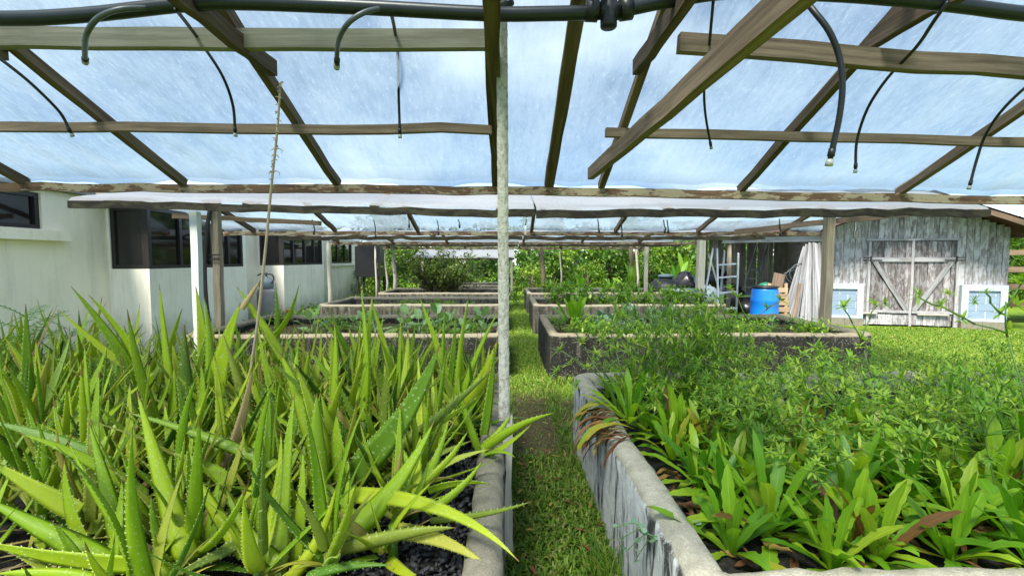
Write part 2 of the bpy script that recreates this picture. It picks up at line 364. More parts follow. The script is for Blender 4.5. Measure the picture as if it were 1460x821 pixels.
sd = Vector((math.sin(SUN_AZ) * math.cos(SUN_EL), math.cos(SUN_AZ) * math.cos(SUN_EL), math.sin(SUN_EL)))
so.rotation_euler = sd.to_track_quat('Z', 'Y').to_euler(); so.location = (0, 0, 30)
sc.view_settings.view_transform = 'Standard'; sc.view_settings.look = 'None'; sc.view_settings.gamma = 1; sc.view_settings.exposure = 1.92
sc.view_settings.use_curve_mapping = False
cy = sc.cycles; cy.use_denoising = True; cy.max_bounces = 8; cy.transparent_max_bounces = 16; cy.diffuse_bounces = 4; cy.glossy_bounces = 3
cy.caustics_reflective = False; cy.caustics_refractive = False; cy.sample_clamp_indirect = 6

# ------------------------------------------------------------------ ground
g = MB(); n = 60
xs = sorted(set([-60 + 2 * i for i in range(61)] + [i * .5 - 8 for i in range(40)]))
ys = sorted(set([-20 + 3 * i for i in range(41)] + [i * .5 for i in range(44)]))
hz = lambda x, y: .02 * math.sin(x * 1.7 + y) * math.cos(y * 1.3) + (-.02)
g.add([(x, y, hz(x, y)) for y in ys for x in xs], [(j * len(xs) + i, j * len(xs) + i + 1, (j + 1) * len(xs) + i + 1, (j + 1) * len(xs) + i) for j in range(len(ys) - 1) for i in range(len(xs) - 1)], [(0, 0, 0, 0)] * (len(xs) * len(ys)))
tag(g.build('lawn', M['lawn'], smooth=True), 'green lawn with a worn earth patch along the path', None, None, 'structure')

# ------------------------------------------------------------------ raised beds
def sweep_bed(x0, x1, y0, y1, h=.593, th=.135, rad=.13, step=.09, seed=0):
    rr = random.Random(seed); pts = []
    corners = [(x1 - rad, y0 + rad, -90), (x1 - rad, y1 - rad, 0), (x0 + rad, y1 - rad, 90), (x0 + rad, y0 + rad, 180)]
    for i, (cx, cy_, a0) in enumerate(corners):
        for k in range(7):
            a = R(a0 + 15 * k); pts.append((cx + rad * math.cos(a), cy_ + rad * math.sin(a), math.cos(a), math.sin(a)))
        nx, ny, na = corners[(i + 1) % 4]; a = R(a0 + 90)
        ax, ay = cx + rad * math.cos(a), cy_ + rad * math.sin(a); bx, by = nx + rad * math.cos(a), ny + rad * math.sin(a)
        m = max(1, int(math.hypot(bx - ax, by - ay) / step))
        for k in range(1, m): pts.append((ax + (bx - ax) * k / m, ay + (by - ay) * k / m, math.cos(a), math.sin(a)))
    prof = [(0, -.08, 0), (0, .12, 0), (0, .3, 0), (0, h - .13, 0), (0, h - .05, .35), (-.008, h - .025, .7), (-.03, h - .006, 1), (-.06, h, 1), (-th + .055, h, 1), (-th + .025, h - .008, 1), (-th + .004, h - .03, .8), (-th, h - .07, .35), (-th, h - .14, 0), (-th, h - .3, 0)]
    m = len(prof); b = MB(); vs = []; cs = []
    for i, (x, y, nx, ny) in enumerate(pts):
        wob = .006 * math.sin(i * .35 + seed) + .004 * math.sin(i * .13)
        for (o_, z, t) in prof:
            j = .0035
            vs.append((x + nx * (o_ + rr.gauss(0, j)), y + ny * (o_ + rr.gauss(0, j)), z + wob * (z > .2) + rr.gauss(0, j))); cs.append((rr.random(), max(0, z / h), t, 0))
    L = len(pts); fs = [(i * m + k, ((i + 1) % L) * m + k, ((i + 1) % L) * m + k + 1, i * m + k + 1) for i in range(L) for k in range(m - 1)]
    b.add(vs, fs, cs); return b
def soil_sheet(x0, x1, y0, y1, z, amp=.02, step=.12):
    nx = int((x1 - x0) / step) + 1; ny = int((y1 - y0) / step) + 1; b = MB()
    b.add([(x0 + (x1 - x0) * i / nx, y0 + (y1 - y0) * j / ny, z + rng.gauss(0, amp)) for j in range(ny + 1) for i in range(nx + 1)],
          [(j * (nx + 1) + i, j * (nx + 1) + i + 1, (j + 1) * (nx + 1) + i + 1, (j + 1) * (nx + 1) + i) for j in range(ny) for i in range(nx)], [(0, 0, 0, 0)] * ((nx + 1) * (ny + 1)))
    return b
BEDS = [ # x0,x1,y0,y1, wall material, soil z, soil mat, label
 (-4.15, -.01, 1.22, 3.9, 'conc_grey', .46, 'soil_dark', 'low concrete planting bed crowded with spiky aloe beside the white post'),
 (-4.15, -.01, 5.9, 8.1, 'conc_moss', .44, 'soil', 'mossy concrete bed of blue green cabbage leaves, second behind the aloe'),
 (-4.05, -.01, 9.9, 12.0, 'conc_grey', .40, 'soil', 'mostly bare concrete bed with a strip of grass weeds, third behind the aloe'),
 (-3.75, -.01, 13.4, 15.7, 'conc_grey', .38, 'soil', 'distant concrete bed holding the large sparse bush'),
 (-3.3, -.01, 17.4, 19.6, 'conc_grey', .38, 'soil', 'farthest low concrete bed behind the sparse bush'),
 (.56, 4.75, 1.26, 3.9, 'conc_white', .46, 'soil_dark', 'white painted concrete bed with black streaks, full of culantro'),
 (.56, 4.80, 5.9, 8.1, 'conc_moss', .44, 'soil', 'black stained concrete bed of kale and herbs behind the culantro'),
 (.58, 4.75, 9.8, 11.9, 'conc_grey', .44, 'soil', 'grey concrete bed of bushy greens with a row of leafy plants'),
 (.60, 4.75, 13.4, 15.7, 'conc_grey', .40, 'soil', 'last empty looking grey concrete bed in front of the garden trees'),
]
for i, (x0, x1, y0, y1, cm, sz, sm, lb) in enumerate(BEDS):
    t = thing('raised_bed', ((x0 + x1) / 2, (y0 + y1) / 2, 0), lb, 'planting bed', 'concrete raised beds')
    sweep_bed(x0, x1, y0, y1, seed=i, step=.07 if i in (0, 5) else .14).build('wall', M[cm], t, smooth=True)
    soil_sheet(x0 + .1, x1 - .1, y0 + .1, y1 - .1, sz).build('soil', M[sm], t, smooth=True)
# dark slag chips at the path side of the aloe bed, leaf litter under the culantro
def chips(n, x0, x1, y0, y1, z, s0, s1, rr):
    b = MB()
    for _ in range(n):
        c = Vector((rr.uniform(x0, x1), rr.uniform(y0, y1), z + rr.uniform(-.01, .025))); s = rr.uniform(s0, s1)
        rt_ = Euler((rr.gauss(0, .5), rr.gauss(0, .5), rr.uniform(0, 6.3))).to_matrix(); sc_ = Vector((rr.uniform(.7, 1.6), rr.uniform(.5, 1.0), rr.uniform(.25, .6)))
        vs = [c + rt_ @ Vector((d[0] * sc_[0], d[1] * sc_[1], d[2] * sc_[2])) * s * rr.uniform(.7, 1.2) for d in ((1, .2, 0), (.2, 1, 0), (-1, -.3, 0), (-.1, -1, 0), (.3, .1, 1), (0, .2, -1))]
        b.add(vs, [(0, 1, 4), (1, 2, 4), (2, 3, 4), (3, 0, 4), (1, 0, 5), (2, 1, 5), (3, 2, 5), (0, 3, 5)], [(rr.random(), 0, 0, 0)] * 6)
    return b
rr = random.Random(5)
b = chips(3600, -.85, -.14, 1.36, 3.4, .475, .010, .026, rr)
tag(b.build('charcoal_chips', M['slag']), 'loose black charcoal chips covering the soil at the aloe bed edge', 'chips', None, 'stuff')

# ------------------------------------------------------------------ plants: leaf makers
def aloe_leaf(mb, p0, p1, W, bend=(0, 0, 0), r=None, teeth=True, seg=12, up=None, tipdry=0.0):
    """thick channelled toothed leaf from p0 to p1; bend = offset of the middle control point"""
    r = rng.random() * .62 if r is None else r
    p0 = Vector(p0); p2 = Vector(p1); pm = (p0 + p2) / 2 + Vector(bend)
    B = lambda t: p0 * (1 - t) ** 2 + pm * 2 * t * (1 - t) + p2 * t * t
    D = lambda t: ((pm - p0) * (1 - t) + (p2 - pm) * t).normalized()
    ax = (p2 - p0).normalized()
    if up is None:
        up = Vector((0, 0, 1)) - ax * ax.z
        if up.length < .35: up = Vector((ax.x + .001, ax.y + .3, 0)); up = -up
    up = Vector(up)
    ring = [(-1, 0), (-.55, -.16), (0, -.26), (.55, -.16), (1, 0), (.62, -.75), (0, -1), (-.62, -.75)]
    vs = []; cs = []; fs = []; edges = []
    L = (p2 - p0).length
    for i in range(seg + 1):
        t = i / seg; c = B(t); d = D(t); s = d.cross(up)
        if s.length < 1e-4: s = d.orthogonal()
        s.normalize(); u = s.cross(d)
        w = W / 2 * max(0.03, (1 - t ** 1.5) ** .92) * (.86 + .14 * min(1, t * 6)); th = w * (.62 - .25 * t)
        edges.append((c - s * w, c + s * w, s, d))
        for (a, b_) in ring:
            vs.append(c + s * (a * w) + u * (b_ * th)); cs.append((r, min(1, t + tipdry * t), (a * (.5 if b_ > -.5 else .9) + 1) / 2, 0))
    for i in range(seg):
        for k in range(8): fs.append((i * 8 + k, i * 8 + (k + 1) % 8, (i + 1) * 8 + (k + 1) % 8, (i + 1) * 8 + k))
    mb.add(vs, fs, cs)
    if teeth:
        nt_ = max(6, int(L / .027))
        for q in range(1, nt_):
            t = q / nt_ * .95; i = min(seg - 1, int(t * seg)); fr_ = t * seg - i
            for sdn in (0, 1):
                e = edges[i][sdn].lerp(edges[i + 1][sdn], fr_); s = edges[i][2] * (1 if sdn else -1); d = edges[i][3]
                hgt = (.0065 if L > .3 else .005) * (1 - t * .4)
                mb.add([e - d * .0034 - s * .002, e + d * .0034 - s * .002, e + s * hgt + d * .004, e - s.cross(d) * .003 - s * .002], [(0, 1, 2), (1, 3, 2), (3, 0, 2)], [(r, t, .5, 1)] * 4)

def aloe_plant_mesh(seed, size=1.0, nleaf=13, dry=.12, teeth=True):
    rr = random.Random(seed); b = MB()
    for i in range(nleaf):
        q = i / nleaf; a = i * 2.4 + rr.uniform(-.3, .3); tilt = R(6 + 56 * (1 - q) ** 1.3 + rr.uniform(-10, 18))
        L = size * rr.uniform(.34, .76) * (.8 + .35 * (q if q < .7 else 1.2 - q)); W = size * rr.uniform(.048, .082)
        d = Vector((math.cos(a) * math.sin(tilt), math.sin(a) * math.sin(tilt), math.cos(tilt)))
        p0 = Vector((math.cos(a) * .03, math.sin(a) * .03, .02 + .16 * q * size))
        bend = Vector((d.x, d.y, 0)) * (rr.uniform(.05, .2) * L) - Vector((rr.gauss(0, .05) * L, rr.gauss(0, .05) * L, .03 * L)) if rr.random() < .6 else Vector((-d.x + rr.gauss(0, .4), -d.y + rr.gauss(0, .4), .3)) * (.13 * L)
        r = rr.uniform(0, .60) if rr.random() > dry else rr.uniform(.62, .93)
        inw = Vector((-d.x, -d.y, .0)) * .9 + Vector((0, 0, .45))
        aloe_leaf(b, p0, p0 + d * L, W, bend, r, teeth, 9, up=inw)
    # short woody stem with old dry leaves
    for i in range(rr.randint(2, 4)):
        a = rr.uniform(0, 6.3); d = Vector((math.cos(a), math.sin(a), rr.uniform(.0, .7)))
        aloe_leaf(b, (0, 0, .02), d * size * rr.uniform(.25, .4), .04 * size, (0, 0, .06), rr.uniform(.86, 1.0), False, 7)
    b.tube([(0, 0, -.2), (0, 0, .08 * size)], [.016, .02], 7, .78)
    return b
def strip_leaf(mb, p0, d, L, W, droop=.3, r=None, seg=10, teeth=True, fold=.25, prof=None, side=None, rr=rng, wave=.0):
    """flat leaf blade with a folded midrib; droop bends it towards the ground"""
    r = rr.random() if r is None else r
    p = Vector(p0); d = Vector(d).normalized(); vs = []; cs = []; fs = []
    s = Vector(side) if side is not None else d.cross(Vector((0, 0, 1)))
    if s.length < .05: s = Vector((rr.gauss(0, 1), rr.gauss(0, 1), 0))
    s.normalize()
    for i in range(seg + 1):
        t = i / seg
        wv = (prof(t) if prof else (math.sin(math.pi * min(1, .10 + .9 * t ** .85)) ** .8)) * W / 2 + .0015
        if teeth and 0 < i < seg: wv *= (1.10 if i % 2 else .92)
        if i == seg: wv = .001
        u = s.cross(d).normalized(); z = u * (fold * wv) + u * (wave * W * math.sin(t * 17 + r * 30))
        vs += [p - s * wv + z, p, p + s * wv + u * (fold * wv) - u * (wave * W * math.sin(t * 15 + r * 50))]
        cs += [(r, t, 0, 0), (r, t, .5, 0), (r, t, 1, 0)]
        if i < seg:
            fs += [(i * 3, i * 3 + 1, i * 3 + 4, i * 3 + 3), (i * 3 + 1, i * 3 + 2, i * 3 + 5, i * 3 + 4)]
            p = p + d * (L / seg); d = (d + Vector((0, 0, -droop / seg * (.4 + 1.2 * t)))).normalized()
    mb.add(vs, fs, cs)
def rosette(seed, n=16, L=(.2, .36), W=(.035, .055), tilt=(10, 75), droop=(.2, 1.0), yellow=.10):
    rr = random.Random(seed); b = MB()
    obl = lambda t: (.22 + .78 * t / .62) if t < .62 else max(.02, 1 - ((t - .62) / .385) ** 2.2)
    for i in range(n):
        q = i / n; a = i * 2.4 + rr.uniform(-.4, .4); ti = R(tilt[1] + (tilt[0] - tilt[1]) * q + rr.uniform(-10, 10))
        d = Vector((math.cos(a) * math.sin(ti), math.sin(a) * math.sin(ti), math.cos(ti)))
        r = rr.uniform(0, .78) if rr.random() > yellow else rr.uniform(.85, .97)
        strip_leaf(b, (math.cos(a) * .012, math.sin(a) * .012, .01), d, rr.uniform(*L), rr.uniform(*W), rr.uniform(*droop), r, 14, True, .28, obl, None, rr, .05)
    return b
def star(mb, c, d, L, n, rr, r=None):
    d = Vector(d).normalized(); e1 = d.orthogonal().normalized(); e2 = d.cross(e1); r0 = rr.random() if r is None else r
    a0 = rr.random() * 6
    for i in range(n):
        a = a0 + 6.283 * i / n + rr.uniform(-.2, .2)
        v = (e1 * math.cos(a) + e2 * math.sin(a)) + d * rr.uniform(.15, .65)
        strip_leaf(mb, c, v, L * rr.uniform(.6, 1.15), L * .17, rr.uniform(.1, .7), min(1, r0 * .7 + rr.uniform(0, .3)), 4, False, .2, lambda t: math.sin(math.pi * (.12 + .86 * t)) if t > .05 else .3, None, rr)
def flower_stalk(seed, H=.34, spread=.14, depth=3, starL=.075):
    rr = random.Random(seed); lf = MB(); st = MB()
    def grow(p, d, L, lev):
        q = p + d * L; m = (p + q) / 2 + Vector((rr.gauss(0, .006), rr.gauss(0, .006), 0))
        st.tube([p, m, q], [.0042 * .78 ** lev, .0038 * .78 ** lev, .0033 * .78 ** lev], 5, rr.random(), False)
        star(lf, q, d, starL * .80 ** lev * rr.uniform(.7, 1.2), rr.randint(6, 9), rr)
        st.tube([q, q + d * .008, q + d * .016], [.004, .0065, .002], 6, rr.random())
        if lev < depth:
            k = 3 if lev == 0 else 2; a0 = rr.random() * 6
            for i in range(k):
                a = a0 + 6.283 * i / k + rr.uniform(-.4, .4); e1 = d.orthogonal().normalized(); e2 = d.cross(e1)
                nd = (d * .75 + (e1 * math.cos(a) + e2 * math.sin(a)) * rr.uniform(.5, .85) + Vector((0, 0, .25))).normalized()
                grow(q, nd, spread * .8 ** lev * rr.uniform(.75, 1.15), lev + 1)
    grow(Vector((0, 0, 0)), Vector((rr.gauss(0, .16), rr.gauss(0, .16), 1)).normalized(), H, 0)
    return lf, st


# ------------------------------------------------------------------ rain shelters (timber frames under plastic film)
def lerp(a, b, t): return a + (b - a) * t
def shelter(label, x0, x1, near, ridge, far, rafters, posts=(), skew=(0, 0), group='plastic film rain shelters over the beds', ties=(), purlins=(), zl=(0, 0), zr=(0, 0), wn='wood_mould', wf='wood_peel', fine=False, hem=.075):
    """near/ridge/far = (depth, height) of the two eaves and the ridge; zl = extra height at x0 and x1 of the near eave"""
    cx = (x0 + x1) / 2
    t = thing('rain_shelter', (cx, ridge[0], 0), label, 'rain shelter', group)
    zy = lambda x: lerp(zr[0], zr[1], (x - x0) / (x1 - x0)); zx = lambda x: lerp(zl[0], zl[1], (x - x0) / (x1 - x0)); sk = lambda x, s: x + lerp(skew[0], skew[1], (x - x0) / (x1 - x0)) * s
    # film: a real sheet with slight sag between the rafters
    b = MB(); n = int((x1 - x0) / (.07 if fine else .14)); rows = []
    prof = [(near[0] - .035, near[1] - .03)] + [(lerp(near[0], ridge[0], q), lerp(near[1], ridge[1], q)) for q in (0, .2, .4, .6, .8)] + [(lerp(ridge[0], far[0], q), lerp(ridge[1], far[1], q)) for q in (0, .15, .3, .45, .6, .75, .9, 1)] + [(far[0] + .02, far[1] - .03)]
    sr = random.Random(int(x0 * 100 + near[0] * 7)); ph = [sr.uniform(0, 6) for _ in range(6)]
    vs = []; fs = []; m = len(prof); s_f = lambda y: max(0, (y - ridge[0]) / (far[0] - ridge[0]))
    for i in range(n + 1):
        x = lerp(x0, x1, i / n); dr = min([abs(x - q) for q in rafters] + [.7]) / .7
        for j, (y, z) in enumerate(prof):
            w_ = max(0, 1 - abs(y - near[0]) / (ridge[0] - near[0] + 1e-6)) if y < ridge[0] else 0
            s_ = 1 - w_ if y < ridge[0] else max(0, (far[0] - y) / (far[0] - ridge[0]))
            sag = -.022 * math.sin(min(1, dr) * math.pi / 2) * (.3 + math.sin(j * .9 + ph[0]) ** 2)
            vs.append((sk(x, s_), y, z + .052 + sag + zx(x) * w_ + (zy(x) * s_f(y)) + .008 * math.sin(x * 7 + y * 3 + ph[1]) + .006 * math.sin(x * 17 - y * 5 + ph[2])))
    for i in range(n):
        for j in range(m - 1): fs.append((i * m + j, (i + 1) * m + j, (i + 1) * m + j + 1, i * m + j + 1))
    b.add(vs, fs, [(0, 0, 0, 0)] * len(vs)); b.build('plastic_film', M['film'], t, smooth=True)
    b = MB(); b.beam((x0, near[0] - .03, near[1] - .035 + zl[0]), (x1, near[0] - .03, near[1] - .035 + zl[1]), .045, hem, seg=22, jit=.008); b.build('eave_beam', M[wn], t)
    b = MB(); b.beam((x0, far[0], far[1] - .045 + zr[0]), (x1, far[0], far[1] - .045 + zr[1]), .05, .07, seg=20, jit=.005); b.build('eave_beam', M[wf], t)
    b = MB(); b.beam((x0 + .05, ridge[0], ridge[1] - .05), (x1 - .05, ridge[0], ridge[1] - .05), .05, .09, seg=10); b.build('ridge_beam', M['wood'], t)
    for x in rafters:
        w_ = .08 if x == .375 else .05
        b = MB(); b.beam((x + rng.gauss(0, .01), far[0] + .015, far[1] + .004 + zy(x)), (x, ridge[0], ridge[1] + .004), w_, .07, seg=8, twist=rng.gauss(0, .08)); b.build('rafter', M['wood'], t)
        b = MB(); b.beam((x, near[0] + .02, near[1] + .004 + zx(x)), (x, ridge[0] - .002, ridge[1] + .002), w_, .07, seg=5); b.build('rafter', M['wood'], t)
    for (p0, p1, w_, h_, mt) in ties: b = MB(); b.beam(p0, p1, w_, h_, seg=9, jit=.004); b.build('tie_beam', M[mt], t)
    for (p0, p1, w_, h_, mt) in purlins: b = MB(); b.beam(p0, p1, w_, h_, seg=14, jit=.004); b.build('purlin', M[mt], t)
    for (x, y, z, w_, mt, kind) in posts:
        b = MB()
        if kind == 'square': b.beam((x, y, -.1), (x + .01, y, z), w_, w_, up=(0, 1, 0), seg=8, jit=.003)
        else: b.tube([(x, y, -.1), (x + .015, y, z * .4), (x - .01, y, z * .75), (x, y, z)], [w_ * .55, w_ * .5, w_ * .48, w_ * .46], 10)
        b.build('post', M[mt], t, smooth=kind != 'square')
    return t
S = .41
zf = lambda y: 2.2 + (4.1 - y) * S          # underside of the first roof's far slope
R1 = dict(near=(.55, 2.2), ridge=(2.30, zf(2.30)), far=(4.1, 2.2), fine=True)
tie = lambda x, y1, z, x2=None, w_=.05, h_=.09, mt='wood': ((x, .62 + max(0, z - 2.2) / S * .9, z), (x if x2 is None else x2, y1, z), w_, h_, mt)
sh = shelter('plastic film shelter over the aloe bed, its rough white post beside the path', -5.1, .38, rafters=(-4.17, -2.81, -1.47, -.10), zr=(.02, -.005),
    ties=(tie(-2.86, 2.75, 2.72), tie(-1.42, 2.90, 2.70), tie(-.06, 3.55, 2.50, -.05, .06, .10), tie(-4.22, 2.75, 2.72)),
    purlins=(((-5.1, 2.58, 2.73), (-.03, 2.58, 2.725), .05, .10, 'wood_grey'), ((-5.1, 3.26, 2.455), (-.10, 3.28, 2.445), .045, .06, 'wood_brown')), **R1)
# the rough white post that carries the ridge, grey and bare near the ground
p = MB(); n = 70; rr = random.Random(3); a = Vector((-.012, 2.37, .72)); c = Vector((-.022, 2.37, 2.90)); vs = []; fs = []; cs = []
for i in range(n + 1):
    q = a.lerp(c, i / n)
    for kx, ky in ((-1, -1), (0, -1.04), (1, -1), (1.03, 0), (1, 1), (0, 1), (-1, 1), (-1.03, 0)):
        vs.append(q + Vector((kx * .0265 + rr.gauss(0, .0012), ky * .0265 + rr.gauss(0, .0012), 0))); cs.append((.5, 0, 0, 0))
for i in range(n):
    for kk in range(8): fs.append((i * 8 + kk, i * 8 + (kk + 1) % 8, (i + 1) * 8 + (kk + 1) % 8, (i + 1) * 8 + kk))
p.add(vs, fs, cs); p.build('post', M['roughpost'], sh)
b = MB(); b.beam((.010, 2.375, -.05), (.004, 2.375, .74), .05, .05, up=(0, 1, 0), seg=6, r=.7); b.build('post_foot', M['wood_pale'], sh)
shelter('plastic film shelter over the culantro bed with a slanting tie beam', .34, 5.6, zr=(-.01, -.10), rafters=(.375, .83, 2.07, 3.47, 4.85),
    ties=(tie(.79, 2.86, 2.70), ((.80, .9, 2.262), (.685, 3.82, 2.245), .05, .095, 'wood_brown'), tie(2.03, 2.62, 2.76), tie(3.43, 2.75, 2.72), tie(4.80, 2.75, 2.72)),
    purlins=(((.93, 2.56, 2.715), (5.6, 2.62, 2.42), .05, .10, 'wood_brown'), ((.69, 3.28, 2.437), (5.6, 3.32, 2.345), .045, .06, 'wood_brown')), posts=((4.55, 2.4, 2.8, .09, 'wood_post', 'square'),), **R1)
rf = lambda a, b_, n_: [a + (b_ - a) * i / (n_ - 1) for i in range(n_)]
R2 = dict(near=(5.5, 2.15), ridge=(6.8, 2.53), far=(8.4, 2.06))
t2 = shelter('plastic film shelter over the cabbage bed with a mouldy dark eave, standing beside the house', -5.06, .33, rafters=rf(-4.55, -.1, 4), skew=(-.38, 0), zl=(.08, -.035),
    posts=((-3.73, 5.62, 2.12, .085, 'metalpost', 'square'), (-4.33, 7.0, 2.45, .10, 'wood_post', 'square')), hem=.085, purlins=(((-5.0, 7.05, 2.20), (-3.0, 7.6, 2.14), .05, .07, 'wood'),), **R2)
t2b = shelter('plastic film shelter over the kale bed, a dark post at its end by the shed', .35, 5.73, rafters=rf(.45, 5.0, 4), skew=(0, .4), zl=(-.035, -.01),
    posts=((4.88, 7.0, 2.45, .115, 'wood_post', 'square'),), hem=.09, purlins=(((3.9, 7.9, 2.02), (5.9, 6.2, 2.22), .05, .08, 'wood_brown'),), **R2)
R3 = dict(near=(9.5, 2.02), ridge=(10.8, 2.20), far=(12.2, 2.02))
shelter('smaller looking film shelter behind the cabbage bed, third from the white post', -4.6, .33, rafters=rf(-4.4, -.1, 4), posts=((-4.15, 10.9, 2.1, .10, 'wood_pale', 'round'),), **R3)
shelter('film shelter in front of the black water tank with a pale square post', .35, 5.3, rafters=rf(.45, 5.0, 4), posts=((4.5, 10.7, 2.1, .15, 'wood_pale', 'square'),), **R3)
R4 = dict(near=(13.2, 1.99), ridge=(14.5, 2.10), far=(15.9, 1.98))
shelter('farther film shelter over the sparse bush near the black box tank', -4.2, .33, rafters=rf(-4.0, -.1, 4), posts=((-4.1, 14.6, 2.0, .06, 'wood_pale', 'round'),), **R4)
shelter('farthest film shelter before the garden trees, with a slim pale post', .35, 4.95, rafters=rf(.45, 4.6, 4), posts=((4.47, 14.8, 2.0, .10, 'wood_pale', 'square'),), **R4)
shelter('low far off film shelter seen beyond the sparse bush', -3.4, .30, near=(16.9, 1.60), ridge=(18.2, 1.90), far=(19.6, 1.62), rafters=rf(-3.2, .1, 4), posts=((.2, 18.2, 1.8, .08, 'wood_pale', 'square'), (-3.3, 18.2, 1.8, .08, 'wood_pale', 'square')))

# ------------------------------------------------------------------ watering pipe and hanging sprinkler hoses
pm = MB(); pts = [(-170, 20), (0, 27), (120, 22), (250, 8), (330, 4), (500, 10), (690, 20), (780, 20), (850, 18), (868, 16), (900, 12), (950, 2), (1050, -12), (1180, -8), (1280, -1), (1380, 10), (1480, 22), (1700, 36)]
P3 = [at(x, y, 2.18) for x, y in pts]
def smooth_path(P, k=5):
    out = []
    for i in range(len(P) - 1):
        a, b_, c_, d_ = P[max(0, i - 1)], P[i], P[i + 1], P[min(len(P) - 1, i + 2)]
        for q in range(k):
            t = q / k; out.append(.5 * ((2 * b_) + (c_ - a) * t + (2 * a - 5 * b_ + 4 * c_ - d_) * t * t + (3 * b_ - a - 3 * c_ + d_) * t ** 3))
    return out + [P[-1]]
pm.tube(smooth_path(P3), .0315, 14)
pipe = pm.build('water_pipe', M['blackpipe'], None, P3[8], True); tag(pipe, 'thick black water pipe running along under the ridge of the film roof', 'pipe')
f = MB(); c = at(868, 16, 2.18)
f.tube([c + Vector((-.105, 0, .002)), c + Vector((-.05, 0, 0))], .048, 12); f.tube([c + Vector((.05, 0, .004)), c + Vector((.105, 0, .012))], .048, 12)
f.tube([c + Vector((-.05, 0, 0)), c + Vector((.05, 0, 0))], .038, 12)
f.tube([c + Vector((0, 0, -.075)), c + Vector((0, 0, -.07)), c + Vector((0, 0, .055)), c + Vector((0, 0, .06)), c + Vector((0, 0, .11))], [.034, .038, .038, .028, .028], 14)
f.build('pipe_fitting', M['black'], pipe, smooth=False)
b = MB(); b.tube(smooth_path([at(690, 22, 2.20), at(706, 14, 2.28), at(730, 4, 2.34)]), .016, 8); tag(b.build('pipe_strap', M['black'], None, at(706, 14, 2.28), True), 'short black tube end sticking past the top of the white post', 'hose')
HO = [ # path (px,py,depth), radius, mat, nozzle size, label
 ([(-60, 40, 2.2), (0, 84, 2.6), (45, 120, 2.9), (85, 160, 3.15), (98, 184, 3.2)], .009, 'black', .016, 'thin black sprinkler hose at the house side end of the lower rail'),
 ([(210, 12, 2.16), (170, 14, 2.1), (140, 26, 2.1), (124, 48, 2.15), (121, 70, 2.3), (121.5, 84, 2.42)], .0118, 'greyhose', .02, 'grey arched sprinkler hose on the house side of the upper grey beam'),
 ([(250, 14, 2.16), (262, 28, 2.3), (290, 66, 2.7), (318, 110, 3.0), (332, 150, 3.15), (335, 184, 3.2)], .009, 'black', .016, 'thin black sprinkler hose curving down beside the dry flower stalk'),
 ([(541, 13, 2.16), (520, 18, 2.12), (498, 32, 2.12), (485, 52, 2.2), (481, 72, 2.35), (480.5, 86, 2.42)], .0118, 'greyhose', .02, 'grey arched sprinkler hose at the middle of the upper grey beam'),
 ([(558, 20, 2.18), (563, 45, 2.5), (567, 80, 2.9), (568.5, 140, 3.15), (570, 186, 3.2)], .009, 'black', .016, 'thin straight black sprinkler hose closest to the white post'),
 ([(1018, -10, 2.18), (1008, 100, 2.75), (1004, 130, 2.8), (1006, 165, 2.95), (1013, 205, 3.1)], .0075, 'black', .013, 'short thin black hose hanging under the slanting tie beam'),
 ([(1140, -8, 2.05), (1160, 16, 1.98), (1182, 45, 1.95), (1196, 80, 1.95), (1201, 120, 1.95), (1197, 165, 1.96), (1186, 216, 1.98)], .0122, 'black', .019, 'thickest black sprinkler hose, hanging in front of both rails'),
 ([(1352, 2, 2.14), (1332, 30, 2.2), (1306, 68, 2.4), (1265, 112, 2.7), (1237, 155, 2.9), (1222, 200, 3.0), (1220, 236, 3.02)], .0085, 'black', .015, 'thin black hose with its clear nozzle next to the thickest hose'),
 ([(1500, 95, 2.4), (1456, 130, 2.7), (1425, 162, 2.9), (1404, 195, 3.05), (1392, 230, 3.1), (1384, 260, 3.1)], .0085, 'black', .015, 'thin black hose above the shed gable, hanging past the eave'),
]
for pts, r_, mt, nz_, lb in HO:
    P = [at(*q) for q in pts]; b = MB(); b.tube(smooth_path(P), r_, 9)
    e = P[-1]; d = (P[-1] - P[-2]).normalized()
    o = b.build('sprinkler_hose', M[mt], None, P[0], True); tag(o, lb, 'sprinkler hose', 'sprinkler hoses under the front film roof')
    b = MB(); b.tube([e - d * .012, e + d * nz_ * 1.1, e + d * nz_ * 1.15, e + d * nz_ * 1.9], [nz_ * .75, nz_ * .75, nz_ * .55, nz_ * .55], 10); c_ = b.build('hose_collar', M['black'], o)
    b = MB(); b.tube([e + d * nz_ * 1.7, e + d * nz_ * 3.2, e + d * nz_ * 3.25], [nz_ * .78, nz_ * .82, nz_ * .5], 8); b.build('nozzle', M['nozzle'], o)
for px, y, zt, L, side in ((445, 7.6, 2.2, .20, 'over the path side of the water meter'), (533, 7.7, 2.2, .25, 'above the single cabbage plant'), (581, 7.3, 2.25, .16, 'kinked, above the middle of the cabbage bed'), (623, 7.7, 2.2, .20, 'second from the white post'), (653, 7.6, 2.2, .09, 'shortest, next to the white post'), (852, 7.5, 2.2, .17, 'first beyond the path'), (885, 7.2, 2.22, .27, 'longest, over the kale'), (946, 7.6, 2.2, .17, 'one of two close together'), (951, 7.6, 2.2, .17, 'other of two close together'), (1111, 7.4, 2.2, .22, 'near the folded green cloth')):
    c = at(px, 318, y); c.z = zt; b = MB(); b.tube([c, c + Vector((.02, .02, -L * .5)), c + Vector((.015 + .03 * rng.random(), 0, -L))], .009, 6)
    hd = tag(b.build('hose_drop', M['black'], None, c), 'small black hose under the second film roof, ' + side, 'sprinkler hose', 'small hoses under the second film roof')
    b = MB(); e = c + Vector((.025, 0, -L)); b.tube([e + Vector((0, 0, .01)), e - Vector((0, 0, .05))], .016, 6); b.build('nozzle', M['black'], hd)

